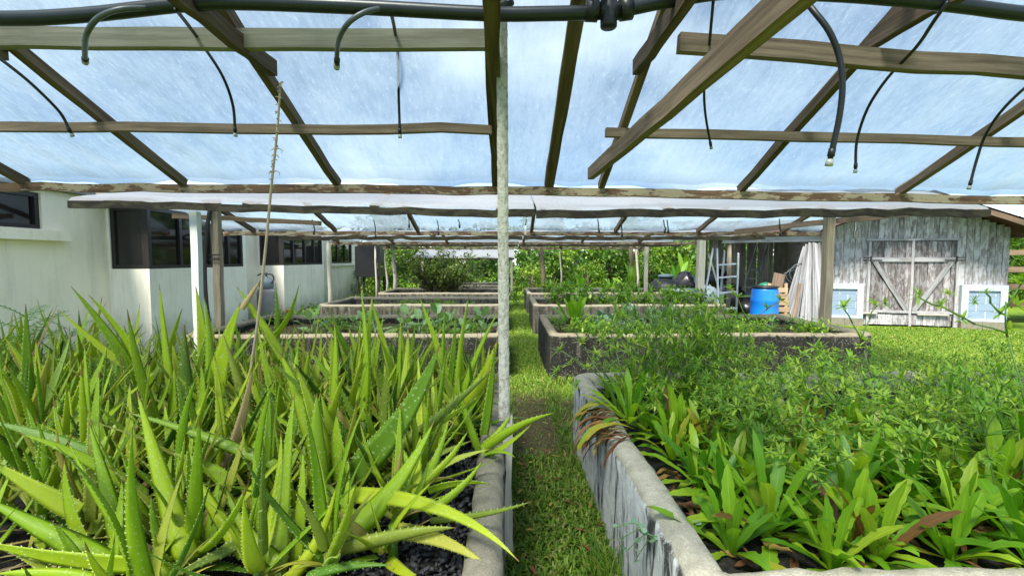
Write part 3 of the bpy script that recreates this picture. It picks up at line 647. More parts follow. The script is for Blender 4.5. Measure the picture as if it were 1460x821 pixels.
# ------------------------------------------------------------------ white house along the bed ends
W0, W1 = -6.12, -5.5
hs = thing('white_house', (W0, 10, 0), 'long white plastered house with dark windows and projecting window bays', 'house')
b = MB(); T = .18; top = 2.47
def wall_x(b, x, y0, y1, op, z0=-.1, z1=top, th=T):
    y = y0
    for (a, c, za, zb) in op:
        b.box((x - th, y, z0), (x, a, z1)); b.box((x - th, a, z0), (x, c, za)); b.box((x - th, a, zb), (x, c, z1)); y = c
    b.box((x - th, y, z0), (x, y1, z1))
wall_x(b, W0, -4, 19.5, [(4.2, 6.22, 1.95, 2.42), (16.3, 18.5, 1.41, 2.2)])
b.box((-14, 19.3, -.1), (W0 - T - .002, 19.5, top)); b.box((-14, -4, -.1), (W0 - T - .002, -3.8, top))
b.build('wall', M['plaster'], hs)
b = MB(); b.box((-14.3, -4.4, top + .003), (W0 + .12, 19.8, top + .06)); b.build('roof', M['roofgrey'], hs)
b = MB(); b.box((W0 + .125, 6.9, top + .003), (W1 + .05, 10.0, top + .05)); b.build('bay_shade_slab', M['roofgrey'], hs)  # slab added over the first bay to keep sun off its side
b = MB(); b.box((W0 + .125, 11.3, top + .003), (W1 + .05, 14.2, top + .05)); b.build('bay_shade_slab', M['roofgrey'], hs)  # same added shading slab over the second bay
b = MB(); b.box((W0 + .002, 3.9, 1.80), (W0 + .13, 6.50, 1.93)); b.build('window_ledge', M['plaster'], hs)
b = MB(); b.box((W0 + .002, 16.2, 1.32), (W0 + .07, 18.7, 1.40)); b.build('window_ledge', M['plaster'], hs)
def window_x(x, y0, y1, z0, z1, bars, name='window'):
    """window in a wall that faces the beds"""
    f = MB(); w_ = .055
    f.box((x - .10, y0 + .001, z0 + .001), (x - .03, y0 + w_, z1 - .001)); f.box((x - .10, y1 - w_, z0 + .001), (x - .03, y1 - .001, z1 - .001))
    f.box((x - .099, y0 + w_, z0 + .001), (x - .031, y1 - w_, z0 + w_)); f.box((x - .099, y0 + w_, z1 - w_), (x - .031, y1 - w_, z1 - .001))
    for q in bars: f.box((x - .098, q - .03, z0 + w_), (x - .034, q + .03, z1 - w_))
    o = f.build(name, M['frame'], hs)
    g_ = MB(); g_.box((x - .085, y0 + w_ - .01, z0 + w_ - .01), (x - .07, y1 - w_ + .01, z1 - w_ + .01)); g_.build('pane', M['glass'], o)
window_x(W0, 4.2, 6.22, 1.95, 2.42, [5.2]); window_x(W0, 16.3, 18.5, 1.41, 2.2, [17.0, 17.8])
for (ya, yb, bars, zt) in ((7.2, 9.87, [7.95, 8.75, 9.3], 2.36), (11.5, 14.05, [12.1, 12.8, 13.4], 2.3)):
    zs = 1.405; c = MB()
    c.box((W0 + .001, ya, -.1), (W1, yb, zs)); c.box((W0 + .001, ya, zt), (W1, yb, top - .004)); c.box((W0 + .001, yb - .1, zs), (W1 - .002, yb, zt))
    c.box((W0 + .001, ya + .001, zs), (W0 + .04, ya + .15, zt)); bay = c.build('window_bay', M['plaster_bay'], hs)
    window_x(W1 + .02, ya + .02, yb - .1, zs, zt, bars, 'window')
    f = MB(); x0_, x1_ = W0 + .042, W1 - .012; y = ya + .02; w_ = .06       # the bay's narrow side window
    f.box((x0_, y, zs + .001), (x0_ + w_, y + .07, zt - .001)); f.box((x1_ - .10, y, zs + .001), (x1_, y + .07, zt - .001))
    f.box((x0_ + w_, y + .001, zs + .001), (x1_ - .10, y + .069, zs + w_)); f.box((x0_ + w_, y + .001, zt - w_), (x1_ - .10, y + .069, zt - .001)); o = f.build('window', M['frame'], hs)
    g_ = MB(); g_.box((x0_ + w_ - .01, y + .03, zs + w_ - .01), (x1_ - .09, y + .045, zt - w_ + .01)); g_.build('pane', M['glass'], o)
b = MB(); b.tube([(W0 + .06, 15.4, -.05), (W0 + .06, 15.4, 2.5)], .04, 8); b.build('drainpipe', M['frame'], hs)
b = MB(); b.tube([(W0 + .05, 10.6, -.05), (W0 + .05, 10.6, 2.5)], .03, 8); b.build('drainpipe', M['plaster'], hs)
# grey pressure tank with a small pump on top
pt = thing('pump_tank', (-5.62, 10.9, 0), 'grey pump tank with a small blue grey pump on top, against the white house', 'pump')
b = MB(); b.lathe([(0, .0), (.20, .0), (.21, .05), (.21, .78), (.17, .86), (0, .87)], (-5.62, 10.9, 0), 18); b.build('tank', M['roofgrey'], pt, smooth=False)
b = MB(); b.lathe([(0, .86), (.13, .86), (.155, .92), (.155, 1.02), (.11, 1.09), (.05, 1.11), (.04, 1.16), (0, 1.16)], (-5.62, 10.9, 0), 16); b.build('pump_body', M['bottleblue'], pt)
b = MB(); b.tube(smooth_path([Vector((-5.80, 10.86, 1.18)), Vector((-5.70, 10.85, 1.22)), Vector((-5.55, 10.85, 1.21)), Vector((-5.46, 10.85, 1.20)), Vector((-5.42, 10.85, 1.10)), Vector((-5.47, 10.84, 1.0))]), .016, 7); b.tube([(-5.62, 10.9, 1.15), (-5.62, 10.9, 1.24)], .02, 7); b.build('pump_pipe', M['iron'], pt)
# black box tank on legs at the far end of the house
bt = thing('black_tank', (-4.72, 16.2, 0), 'square black water tank on a stand beyond the end of the house', 'water tank')
b = MB(); b.box((-5.14, 15.8, 1.02), (-4.30, 16.6, 2.0)); b.box((-5.16, 15.78, .96), (-4.28, 16.62, 1.018)); b.build('tank', M['bag'], bt)
for dx in (-.36, .36):
    for dy in (-.34, .34): b = MB(); b.beam((-4.72 + dx, 16.2 + dy, -.05), (-4.72 + dx, 16.2 + dy, .958), .07, .07, up=(0, 1, 0)); b.build('leg', M['iron'], bt)
b = MB(); b.tube(smooth_path([Vector((-4.36, 6.92, 2.3)), Vector((-4.44, 6.9, 1.7)), Vector((-4.46, 6.9, 1.1)), Vector((-4.42, 6.9, .6)), Vector((-4.28, 6.85, .3))]), .028, 9)
tag(b.build('black_hose', M['black'], None, (-4.44, 6.9, 1.2), True), 'thick black hose hanging along the brown wooden post near the house', 'hose')
b = MB()
for z in (1.55, 1.62): b.beam((-4.42, 6.92, z), (-4.24, 6.92, z), .012, .018, seg=1)
tag(b.build('cable_tie', M['black'], None, (-4.33, 6.92, 1.6)), 'black tie wrapped round the brown wooden post near the house', 'cable tie')

# ------------------------------------------------------------------ weathered shed on the lawn
A = Vector((7.80, 11.1, 0)); B_ = Vector((11.15, 10.15, 0)); ex = (B_ - A); SL = ex.length; ex.normalize(); ez = Vector((0, 0, 1)); ey = ex.cross(ez) * -1  # ey points away from the viewer
SM = Matrix((( ex.x, ey.x, 0, A.x), (ex.y, ey.y, 0, A.y), (0, 0, 1, 0), (0, 0, 0, 1)))
shd = thing('plank_shed', A, 'weathered grey plank shed with double doors and a rusty roof, standing on the lawn', 'shed')
ridge_s = 1.65; rz = lambda s: 2.98 - abs(s - ridge_s) * .40
def planks(s0, s1, zb, zt, y, wmin=.10, wmax=.17, th=.022, rr=random.Random(8)):
    b = MB(); s = s0
    while s < s1 - .02:
        w_ = min(rr.uniform(wmin, wmax), s1 - s); top_ = zt(s + w_ / 2) if callable(zt) else zt
        b.beam(SM @ Vector((s + w_ / 2, y + rr.uniform(0, .012), zb + rr.uniform(0, .01))), SM @ Vector((s + w_ / 2 + rr.gauss(0, .004), y + rr.uniform(0, .012), top_)), w_ - .006, th, up=ey, seg=7, jit=.0025)
        s += w_
    return b
planks(.0, .82, .0, rz, .0).build('plank_wall', M['shedwood'], shd)
planks(2.52, SL, .0, rz, .0).build('plank_wall', M['shedwood'], shd)
planks(.82, 2.52, 2.02, rz, .0).build('plank_wall', M['shedwood'], shd)
b = MB()
for s0 in (0.01, SL - .01): b.beam(SM @ Vector((s0, .06, 0)), SM @ Vector((s0, 4.0, 0)), .02, .02)
b.box((0.0, .03, 0), (.02, 4.0, 2.3), None, SM); b.box((SL - .02, .03, 0), (SL, 4.0, 2.3), None, SM); b.box((.02, 3.98, 0), (SL - .02, 4.0, 2.3), None, SM); b.build('side_wall', M['darkboards'], shd)
b = MB()
for sgn in (0, 1):
    for j in range(2):
        e = -.35 if sgn == 0 else SL + .55
        z0 = rz(ridge_s) + .03; z1 = rz(e) + .03
        q = [Vector((ridge_s, -.75, z0)), Vector((e, -.75, z1)), Vector((e, 4.3, z1)), Vector((ridge_s, 4.3, z0))]
        if j: q = [x + Vector((0, 0, .03)) for x in q]
        b.quad(*[SM @ x for x in q])
b.build('roof', M['rust'], shd)
b = MB(); b.beam(SM @ Vector((ridge_s, -.75, rz(ridge_s) - .04)), SM @ Vector((SL + .55, -.75, rz(SL + .55) - .04)), .03, .10); b.beam(SM @ Vector((SL + .2, -.7, rz(SL + .2) - .09)), SM @ Vector((SL + .2, 4.0, rz(SL + .2) - .09)), .05, .08); b.build('roof_timber', M['wood'], shd)
b = MB(); b.box((.74, -.035, 1.985), (2.60, -.013, 2.035), .9, SM); b.build('door_lintel', M['bracewood'], shd)
for s0, s1, sg in ((.84, 1.66, 1), (1.68, 2.50, -1)):
    d = planks(s0, s1, .30, 1.97, -.005, .11, .16); dr = d.build('door', M['doorwood'], shd)
    b = MB(); b.box((s0 + .02, -.045, 1.50), (s1 - .02, -.02, 1.60), .8, SM); b.build('door_rail', M['bracewood'], dr); b = MB(); b.box((s0 + .02, -.045, .30), (s1 - .02, -.02, .36), .7, SM); b.build('door_rail', M['bracewood'], dr)
    h0, h1 = (s0 + .08, s1 - .06) if sg > 0 else (s1 - .08, s0 + .06)
    b = MB(); b.beam(SM @ Vector((h0, -.034, 1.50)), SM @ Vector((h1, -.034, .36)), .025, .095, up=ex); b.build('door_brace', M['bracewood'], dr)
    b = MB(); hx = s0 if sg > 0 else s1
    b.box((min(hx - .16 * sg, hx + .22 * sg), -.06, 1.525), (max(hx - .16 * sg, hx + .22 * sg), -.046, 1.545), .5, SM); b.box((min(hx - .16 * sg, hx - .02 * sg), -.06, 1.585), (max(hx - .16 * sg, hx - .02 * sg), -.046, 1.605), .5, SM)
    b.box((min(hx - .02 * sg, hx + .01 * sg), -.058, 1.50), (max(hx - .02 * sg, hx + .01 * sg), -.044, 1.63), .5, SM); b.build('hinge', M['iron'], dr)
b = MB()
for s0 in (.81, 1.67, 2.53): b.beam(SM @ Vector((s0, -.03, 0)), SM @ Vector((s0, -.03, 1.98)), .05, .04, up=ey, r=.95)
b.build('door_frame', M['bracewood'], shd)
b = planks(.84, 2.50, .02, .27, -.012, .18, .32); b.build('kick_board', M['shedwood'], shd)
b = MB(); b.box((.70, -.09, .27), (1.0, -.03, .30), .2, SM); b.box((1.80, -.09, .27), (2.4, -.03, .295), .2, SM); b.build('door_sill', M['darkboards'], shd)
b = MB(); b.box((.47, -.04, 2.06), (.60, -.02, 2.22), .5, SM); o = b.build('junction_plate', M['darkboards'], shd)
b = MB()
for ds in (.035, .095):
    for dz in (.03, .08, .13): c = Vector((.47 + ds, -.0405, 2.06 + dz)); b.box(c - Vector((.012, .006, .012)), c + Vector((.012, .0, .012)), .5, SM)
b.build('plate_hole', M['iron'], o)
k = Mat('pale_blue_block'); r_, u_, v_, _ = k.attr(); nn = k.noise(k.pos(), 16, 4, .65)
BLK = lambda nm, c: None
kc = k.mix(k.ramp(nn, [(.4, 0.0), (.75, .6)]), (.34, .41, .48), (.40, .42, .41)); M['blockframe'] = k.done(k.princ(kc, .8, .2, k.bump(nn, .006, .6)))
k = Mat('blue_block_infill'); nn = k.noise(k.pos(), 22, 4, .65); kc = k.mix(nn, (.15, .22, .31), (.24, .30, .38)); M['blockin'] = k.done(k.princ(kc, .85, .2, k.bump(nn, .008, .6)))
for s0, s1 in ((-.08, .70), (2.60, 3.44)):
    pl = MB(); z0, z1 = .16, .98; y0 = -.11; m_ = .13
    pl.box((s0, y0, z0), (s0 + m_, -.014, z1), None, SM); pl.box((s1 - m_, y0, z0), (s1, -.014, z1), None, SM); pl.box((s0 + m_, y0 + .002, z1 - .13), (s1 - m_, -.014, z1), None, SM); pl.box((s0 + m_, y0 + .002, z0), (s1 - m_, -.014, z0 + .06), None, SM)
    o = pl.build('block_panel', M['blockframe'], shd)
    bl = MB(); zz = z0 + .06; row = 0
    while zz < z1 - .14:
        x = s0 + m_ - (.17 if row % 2 else 0)
        while x < s1 - m_:
            a_, c_ = max(x, s0 + m_) + .005, min(x + .335, s1 - m_) - .005
            if c_ - a_ > .03: bl.box((a_, y0 + .035, zz + .005), (c_, -.013, min(zz + .165, z1 - .135)), None, SM)
            x += .345
        zz += .172; row += 1
    bl.build('block_infill', M['blockin'], o)
    b = MB(); b.box((s0 + m_, y0 + .042, z0 + .06), (s1 - m_, y0 + .05, z1 - .13), None, SM); b.build('mortar', M['tarp'], o)
    b = MB(); xx = s0
    while xx < s1: b.box((xx + .004, y0 - .02, -.08), (min(xx + .40, s1) - .004, -.013, .155), None, SM); xx += .40
    b.build('plinth', M['conc_grey'], o)
# ------------------------------------------------------------------ open lean-to beside the shed
lt = thing('tool_shelter', (7.2, 13, 0), 'open dark lean-to with grey board back wall joined to the plank shed', 'lean-to')
b = MB(); x = 6.3; rr = random.Random(4)
while x < 9.6:
    w_ = rr.uniform(.13, .2); b.beam((x, 14.2 + rr.uniform(0, .02), .3), (x + rr.gauss(0, .01), 14.2 + rr.uniform(0, .02), 2.6), w_ - .012, .025, up=(0, 1, 0), seg=4); x += w_
b.build('back_wall', M['darkboards'], lt)
b = MB(); b.box((5.6, 14.1, -.05), (9.6, 14.17, .55)); b.build('base_wall', M['blockframe'], lt)
b = MB(); b.beam((5.25, 11.25, 2.02), (7.75, 11.25, 2.06), .06, .14); b.build('front_beam', M['bracewood'], lt)
b = MB()
for j in (0, .03): b.quad((5.1, 11.1, 2.12 + j), (7.9, 11.1, 2.16 + j), (9.6, 14.5, 2.75 + j), (5.1, 14.5, 2.7 + j))
b.build('roof', M['rust'], lt)
for (x, y) in ((5.45, 11.3), (7.66, 11.3), (6.1, 14.15)): b = MB(); b.tube([(x, y, -.05), (x + .02, y, 1.1), (x, y, 2.08 if y < 12 else 2.6)], [.06, .055, .05], 8); b.build('post', M['wood_post'], lt)
b = MB()
for i in range(9):
    c = Vector((7.42 + rng.gauss(0, .16), 11.5 + rng.gauss(0, .15), 2.30 + rng.random() * .10)); b.tube([c + Vector((-.22, 0, -.06)), c + Vector((-.1, .02, .04)), c + Vector((.1, 0, .03)), c + Vector((.22, 0, -.07))], [.05, .12, .11, .04], 10)
tag(b.build('folded_cloth', M['greentarp'], None, (7.4, 11.5, 2.2), True), 'dull green folded cloth lying on the lean-to roof', 'cloth')
# things kept in and before the lean-to
bb = thing('blue_barrel', (5.80, 10.3, 0), 'bright blue plastic barrel standing in front of the lean-to', 'barrel')
b = MB(); b.lathe([(.20, 0), (.265, .02), (.275, .10), (.285, .30), (.292, .33), (.285, .36), (.285, .60), (.292, .63), (.285, .66), (.27, .86), (.25, .92), (.235, .93)], (5.80, 10.3, 0), 28); b.build('barrel_body', M['bluebarrel'], bb, smooth=True)
b = MB(); b.lathe([(.262, .915), (.275, .92), (.275, .955), (.262, .96), (.0, .957)], (5.80, 10.3, 0), 28); b.build('barrel_rim', M['black'], bb)
b = MB(); b.lathe([(.24, 0), (.20, .9), (.21, .905), (.10, .985), (0, 1.02)], (6.18, 10.95, .0), 18); tag(b.build('green_bin', M['greentub'], None, (6.18, 10.95, 0)), 'dark green bin with a low domed lid behind the blue barrel', 'bin')
pc = thing('slatted_pallet', (6.35, 10.55, 0), 'pale slatted pallet leaning beside the blue barrel', 'pallet')
for i in range(6): b = MB(); z = .10 + i * .15; b.beam((6.02, 10.52 + .02 * i, z), (6.52 + rng.gauss(0, .01), 10.52 + .02 * i, z), .02, .11, seg=3); b.build('slat', M['crate'], pc)
for x in (6.08, 6.46): b = MB(); b.beam((x - .02, 10.53, 0), (x + .03, 10.66, 1.0), .06, .035, seg=3); b.build('stringer', M['crate'], pc)
b = MB(); b.beam((6.25, 10.72, .5), (6.42, 10.8, 1.22), .26, .02, up=(0, 1, 0)); b.beam((6.55, 10.45, .05), (6.78, 10.6, 1.0), .07, .03, up=(0, 1, 0)); tag(b.build('brown_board', M['wood_brown'], None, (6.3, 10.7, .5)), 'brown board propped behind the slatted pallet', 'board')
for i in range(20):
    q = i / 19; x0_ = 6.28 + q * .95 + rng.gauss(0, .02); y0_ = 10.55 - .15 * q + .02 * (i % 3); top_ = Vector((7.40 + rng.gauss(0, .05) - .22 * (1 - q), 11.12 - .1 * q, 1.95 - .45 * rng.random() * (1 - q)))
    b = MB(); b.beam((x0_, y0_, 0.02), top_, .05 + .07 * rng.random(), .022, up=(-.4, 1, 0), seg=4, jit=.004)
    tag(b.build('leaning_plank', M['timber_stack'], None, (x0_, y0_, 0)), 'silvery loose plank leaning in the bundle against the shed side post', 'plank', 'silvery planks leaning in a bundle by the shed')
b = MB(); 
for i in range(3):
    c = Vector((7.0, 10.95, 1.22 - .05 * i)); b.tube([c + Vector((math.cos(a_ / 10) * (.24 + .06 * i), .05 * i + .02 * math.sin(a_ / 4), math.sin(a_ / 10) * (.24 - .03 * i))) for a_ in range(4, 50 + 5 * i, 3)], .010, 6)
tag(b.build('hose_coil', M['greyhose'], None, (7.0, 11.0, 1.2)), 'loop of grey hose hanging above the silvery planks', 'hose')
def ladder(base0, base1, top0, top1, n_, label, mt='alu', w_=.05):
    t = thing('ladder', (Vector(base0) + Vector(base1)) / 2, label, 'ladder')
    for p, q in ((base0, top0), (base1, top1)): b = MB(); b.beam(p, q, .03, w_, up=(0, 1, 0), seg=3); b.build('rail', M[mt], t)
    for i in range(1, n_): b = MB(); q = i / n_; b.beam(Vector(base0).lerp(Vector(top0), q), Vector(base1).lerp(Vector(top1), q), .03, .035, seg=1); b.build('rung', M[mt], t)
    return t
ladder((6.45, 12.9, .0), (6.85, 12.9, .0), (7.55, 13.9, 2.0), (7.85, 13.9, 2.0), 8, 'aluminium ladder leaning against the lean-to back wall')
sl_ = thing('step_ladder', (4.95, 11.0, 0), 'open white step ladder in front of the black bags', 'ladder')
for p, q in (((4.55, 10.8, 0), (4.92, 11.0, 1.82)), ((5.0, 10.8, 0), (5.02, 11.0, 1.82)), ((5.32, 11.5, 0), (5.22, 11.05, 1.75)), ((5.75, 11.45, 0), (5.56, 11.05, 1.7))): b = MB(); b.beam(p, q, .028, .045, up=(0, 1, 0), seg=3); b.build('leg', M['tarp'], sl_)
for z in (.35, .75, 1.12, 1.42): b = MB(); b.beam((5.04, 10.95, z), (5.62 - z * .05, 11.2, z + .02), .09, .03, seg=1); b.build('step', M['tarp'], sl_)
for i, (a_, c_, lb) in enumerate((((6.0, 12.2, .1), (6.95, 13.6, 2.0), 'pale wooden pole leaning between the step ladder and the aluminium ladder'), ((6.1, 13.0, .1), (6.65, 14.0, 1.9), 'thin pole standing close to the back wall boards'), ((5.6, 11.6, 0), (5.35, 12.2, 1.7), 'thin pale pole leaning beside the step ladder'))):
    b = MB(); b.tube([a_, (Vector(a_) + Vector(c_)) / 2 + Vector((.01, 0, 0)), c_], .022, 7); tag(b.build('pole', M['wood_pale'], None, a_, True), lb, 'pole')
wt = thing('round_water_tank', (4.95, 14.3, 0), 'round black water tank with a domed top beside the garden trees', 'water tank')
b = MB(); b.lathe([(0, -.02), (.50, 0), (.52, .1), (.50, .16), (.52, .22), (.52, .48), (.50, .53), (.52, .58), (.52, .70), (.46, .82), (.30, .93), (.20, .96), (.20, 1.02), (0, 1.03)], (4.95, 14.3, 0), 30); b.build('tank', M['blacktank'], wt, smooth=False)
b = MB(); b.lathe([(.22, 1.0), (.24, 1.02), (.24, 1.07), (.1, 1.1), (0, 1.1)], (4.95, 14.3, 0), 20); b.build('lid', M['bottleblue'], wt)
def lump(name, c, s, mt, label, cat, seed, n_=9):
    rr = random.Random(seed); b = MB(); c = Vector(c); rings = 9; sg = 14; vs = []; fs = []
    for i in range(rings + 1):
        ph = math.pi * i / rings
        for j in range(sg):
            th = 2 * math.pi * j / sg; k_ = 1 + .16 * math.sin(3 * th + seed + ph * 2) + .10 * math.sin(5 * th + ph * 4) + rr.gauss(0, .035)
            vs.append(c + Vector((math.cos(th) * math.sin(ph) * s[0] * k_, math.sin(th) * math.sin(ph) * s[1] * k_, -math.cos(ph) * s[2] * (k_ if ph > 1.3 else .9))))
    for i in range(rings):
        for j in range(sg): fs.append((i * sg + j, i * sg + (j + 1) % sg, (i + 1) * sg + (j + 1) % sg, (i + 1) * sg + j))
    b.add(vs, fs, [(0, 0, 0, 0)] * len(vs)); return tag(b.build(name, M[mt], None, c - Vector((0, 0, s[2])), True), label, cat)
lump('rubbish_bag', (5.95, 12.3, .42), (.42, .38, .45), 'bag', 'bulging black bag between the step ladder and the blue barrel', 'bag', 3)
lump('rubbish_bag', (6.35, 12.0, .25), (.30, .3, .27), 'bag', 'smaller black bag slumped behind the blue barrel', 'bag', 5)
lump('rubbish_bag', (5.65, 14.5, .70), (.38, .34, .42), 'bag', 'black bag piled beside the round water tank', 'bag', 8)
lump('rubbish_bag', (6.3, 14.6 - .9, .95), (.30, .3, .30), 'bag', 'dark bag lying against the back wall boards', 'bag', 9)
lump('white_sack', (5.25, 11.9, .40), (.36, .3, .42), 'tarp', 'pale blue white sack under the step ladder', 'sack', 12)
tw = thing('plastic_tub', (4.75, 12.4, 0), 'grey shallow plastic tub standing beside the pale square post', 'tub')
b = MB(); b.lathe([(.0, .46), (.40, .46), (.50, .70), (.53, .72), (.53, .75), (.50, .75), (.42, .52), (0, .5)], (4.75, 12.4, 0), 22); b.build('tub_shell', M['alu'], tw)
for a_ in (0, 2.1, 4.2): b = MB(); b.tube([(4.75 + .3 * math.cos(a_), 12.4 + .3 * math.sin(a_), 0), (4.75 + .3 * math.cos(a_), 12.4 + .3 * math.sin(a_), .47)], .03, 6); b.build('leg', M['iron'], tw)
# dark store of junk past the shed
js = thing('timber_rack', (12.3, 11.2, 0), 'dark rack of stored timber past the rusty shed roof edge', 'timber rack')
for i in range(5): b = MB(); b.beam((11.6, 11.3, .45 + i * .42), (14.2, 11.0, .5 + i * .42), .25, .12); b.build('stored_timber', M['wood'], js)
for x in (11.75, 13.6): b = MB(); b.beam((x, 11.5, -.05), (x, 11.5, 2.4), .1, .1, up=(0, 1, 0)); b.build('rack_post', M['wood'], js)

# ------------------------------------------------------------------ dry flower stalk of the aloe bed
fs_ = MB(); P = smooth_path([at(352, 560, 2.55), at(366, 470, 2.5), at(378, 360, 2.45), at(388, 255, 2.4), at(395, 190, 2.37), at(400, 118, 2.35)], 8)
fs_.tube(P, [lerp(.0085, .005, i / (len(P) - 1)) for i in range(len(P))], 8); rr = random.Random(2)
for i in range(int(len(P) * .58), len(P)):
    for _ in range(2):
        c = P[i]; a_ = rr.random() * 6.28; d = Vector((math.cos(a_), math.sin(a_), rr.uniform(-.5, .6))); fs_.tube([c, c + d * .012, c + d * .02 + Vector((0, 0, -.008))], [.004, .003, .001], 4)
for i in (int(len(P) * .62), int(len(P) * .72)):
    c = P[i]; fs_.tube([c, c + Vector((.02, 0, .004)), c + Vector((.035, 0, -.006)), c + Vector((.03, 0, -.02))], [.003, .003, .002, .001], 5)
tag(fs_.build('flower_stalk', M['stalk'], None, P[0], True), 'tall thin dry aloe flower stalk leaning up to the plastic roof', 'flower stalk')
# ------------------------------------------------------------------ aloe bed
PXD = lambda px, py, y, d: at(px, py, y)
def px_w(wpx, y): return wpx * y / F
def hero_aloe(label, leaves, group='tall aloe plants standing out of the bed'):
    """one plant whose leaves are given by base and tip (px, py, depth), width in px and bend in px"""
    b = MB(); base = at(*leaves[0][0])
    for (p0, p1, w_, bd, r_) in leaves:
        a_, c_ = at(*p0), at(*p1); m = (p0[2] + p1[2]) / 2
        bend = rgt * (bd[0] * m / F) - upv * (bd[1] * m / F) + (fwd * (bd[2] * m / F) if len(bd) > 2 else Vector())
        toc = (EYE - (a_ + c_) / 2).normalized(); ax = (c_ - a_).normalized(); toc = (toc - ax * toc.dot(ax)).normalized()
        sdv = ax.cross(toc); rot = rng.uniform(-.9, .9); upn = toc * math.cos(rot) + sdv * math.sin(rot)
        if rng.random() < .45: upn = -upn
        aloe_leaf(b, a_, c_, px_w(w_, m) * (1.0 if m < 1.66 else 1.22), bend, r_ if r_ is not None else rng.random() * .6, True, 14, up=upn)
    # hidden woody stem down to the soil
    b.tube([base + Vector((0, 0, .02)), Vector((base.x, base.y, .40))], [.016, .02], 7, .66)
    return tag(b.build('aloe_plant', M['aloe'], None, Vector((base.x, base.y, .46)), True), label, 'aloe', group)
H = hero_aloe
H('tall aloe at the house side sending two long leaves steeply outwards', [((196, 545, 2.7), (101, 408, 2.6), 17, (14, 2), .15), ((218, 560, 2.7), (126, 420, 2.7), 18, (16, -8), .30), ((178, 520, 2.75), (83, 441, 2.7), 11, (8, 12), .45), ((205, 640, 2.5), (118, 521, 2.45), 22, (4, 26), .68)])
H('aloe with one dark fat upright leaf among pale ones', [((278, 660, 2.4), (263, 463, 2.5), 27, (-10, 6), .70), ((246, 560, 2.6), (227, 404, 2.6), 14, (-2, 10), .25), ((292, 565, 2.6), (279, 408, 2.65), 17, (8, 0), .35), ((300, 575, 2.5), (291, 422, 2.55), 15, (8, 0), .10)])
H('aloe with a broad bright leaf leaning to the dry flower stalk', [((305, 574, 2.5), (343, 432, 2.5), 27, (-10, -6), .28), ((345, 440, 2.5), (372, 398, 2.5), 7, (0, 0), .95), ((372, 500, 2.7), (426, 406, 2.6), 13, (16, 12), .22), ((393, 530, 2.7), (393, 402, 2.7), 12, (4, 0), .12), ((402, 510, 2.6), (337, 408, 2.5), 13, (6, 2), .33)])
H('aloe of two close upright leaves rising like a fork before the cabbage bed', [((518, 596, 2.3), (514, 409, 2.3), 15, (12, 0), .18), ((524, 598, 2.3), (532, 417, 2.35), 13, (-9, 0), .26), ((477, 590, 2.3), (472, 474, 2.3), 14, (3, 0), .30), ((500, 590, 2.4), (440, 500, 2.4), 14, (4, -6), .08)])
H('largest aloe in the bed middle with a very wide glossy leaf bending to the post', [((500, 680, 1.9), (627, 491, 2.0), 36, (22, 20), .55), ((470, 690, 1.85), (421, 520, 1.9), 36, (16, 10), .34), ((452, 640, 1.95), (400, 503, 2.0), 26, (6, 4), .20), ((488, 690, 1.85), (480, 590, 1.9), 26, (-6, 0), .12), ((456, 700, 1.8), (452, 560, 1.85), 28, (-5, 0), .05)])
H('aloe with two pale flat leaves lying towards the white post', [((505, 690, 2.0), (706, 523, 2.2), 22, (-4, 12), .80), ((540, 690, 2.0), (675, 627, 2.1), 20, (-4, -6), .82), ((560, 640, 2.1), (690, 560, 2.3), 14, (0, 8), .3)])
H('aloe clump of narrow upright leaves close beside the white post', [((652, 560, 2.6), (669, 420, 2.6), 12, (-6, 0), .30), ((660, 565, 2.6), (712, 441, 2.6), 11, (-12, 6), .24), ((640, 560, 2.7), (597, 422, 2.7), 11, (10, 6), .36), ((665, 575, 2.6), (710, 482, 2.5), 20, (8, 12), .55), ((690, 620, 2.4), (705, 490, 2.45), 14, (4, 0), .1), ((630, 540, 2.7), (634, 440, 2.7), 9, (0, 0), .2), ((642, 545, 2.7), (650, 447, 2.7), 9, (2, 0), .05)])
H('aloe sprawling past the white post over the path edge', [((690, 640, 2.25), (792, 588, 2.1), 13, (-4, -14), .28), ((694, 650, 2.2), (758, 604, 2.05), 10, (6, 4), .40), ((690, 648, 2.2), (735, 652, 2.0), 9, (2, -14), .2), ((688, 640, 2.25), (728, 590, 2.3), 13, (4, 6), .34), ((682, 640, 2.3), (650, 540, 2.3), 12, (-3, 3), .15)])
H('front aloe with a long arching leaf hanging over the concrete rim with a brown tip', [((470, 706, 1.75), (740, 800, 1.35), 27, (60, -52), .46), ((490, 768, 1.6), (619, 600, 1.75), 32, (14, 22), .18), ((476, 778, 1.6), (497, 652, 1.7), 21, (12, 6), .22), ((488, 782, 1.55), (650, 752, 1.5), 25, (30, -16), .78)])
H('aloe leaning over the charcoal chips towards the concrete rim with dry tan tips', [((590, 700, 1.85), (668, 612, 1.95), 15, (12, 8), .3), ((600, 700, 1.85), (640, 600, 1.95), 14, (4, 6), .15), ((585, 690, 1.9), (700, 640, 1.9), 15, (0, -16), .80), ((610, 700, 1.8), (700, 690, 1.75), 12, (8, -14), .2), ((595, 705, 1.8), (600, 620, 1.9), 15, (-6, 0), .45), ((600, 690, 1.85), (560, 610, 1.95), 14, (-6, 4), .1)])
H('front aloe with a yellow mottled leaf pointing at the concrete rim', [((560, 755, 1.6), (697, 808, 1.4), 26, (14, -18), .88), ((615, 742, 1.62), (759, 714, 1.5), 12, (20, 6), .76), ((610, 730, 1.68), (688, 655, 1.75), 13, (16, 4), .20), ((585, 728, 1.7), (612, 655, 1.75), 10, (4, 0), .1), ((560, 720, 1.7), (600, 690, 1.75), 16, (0, -14), .3)])
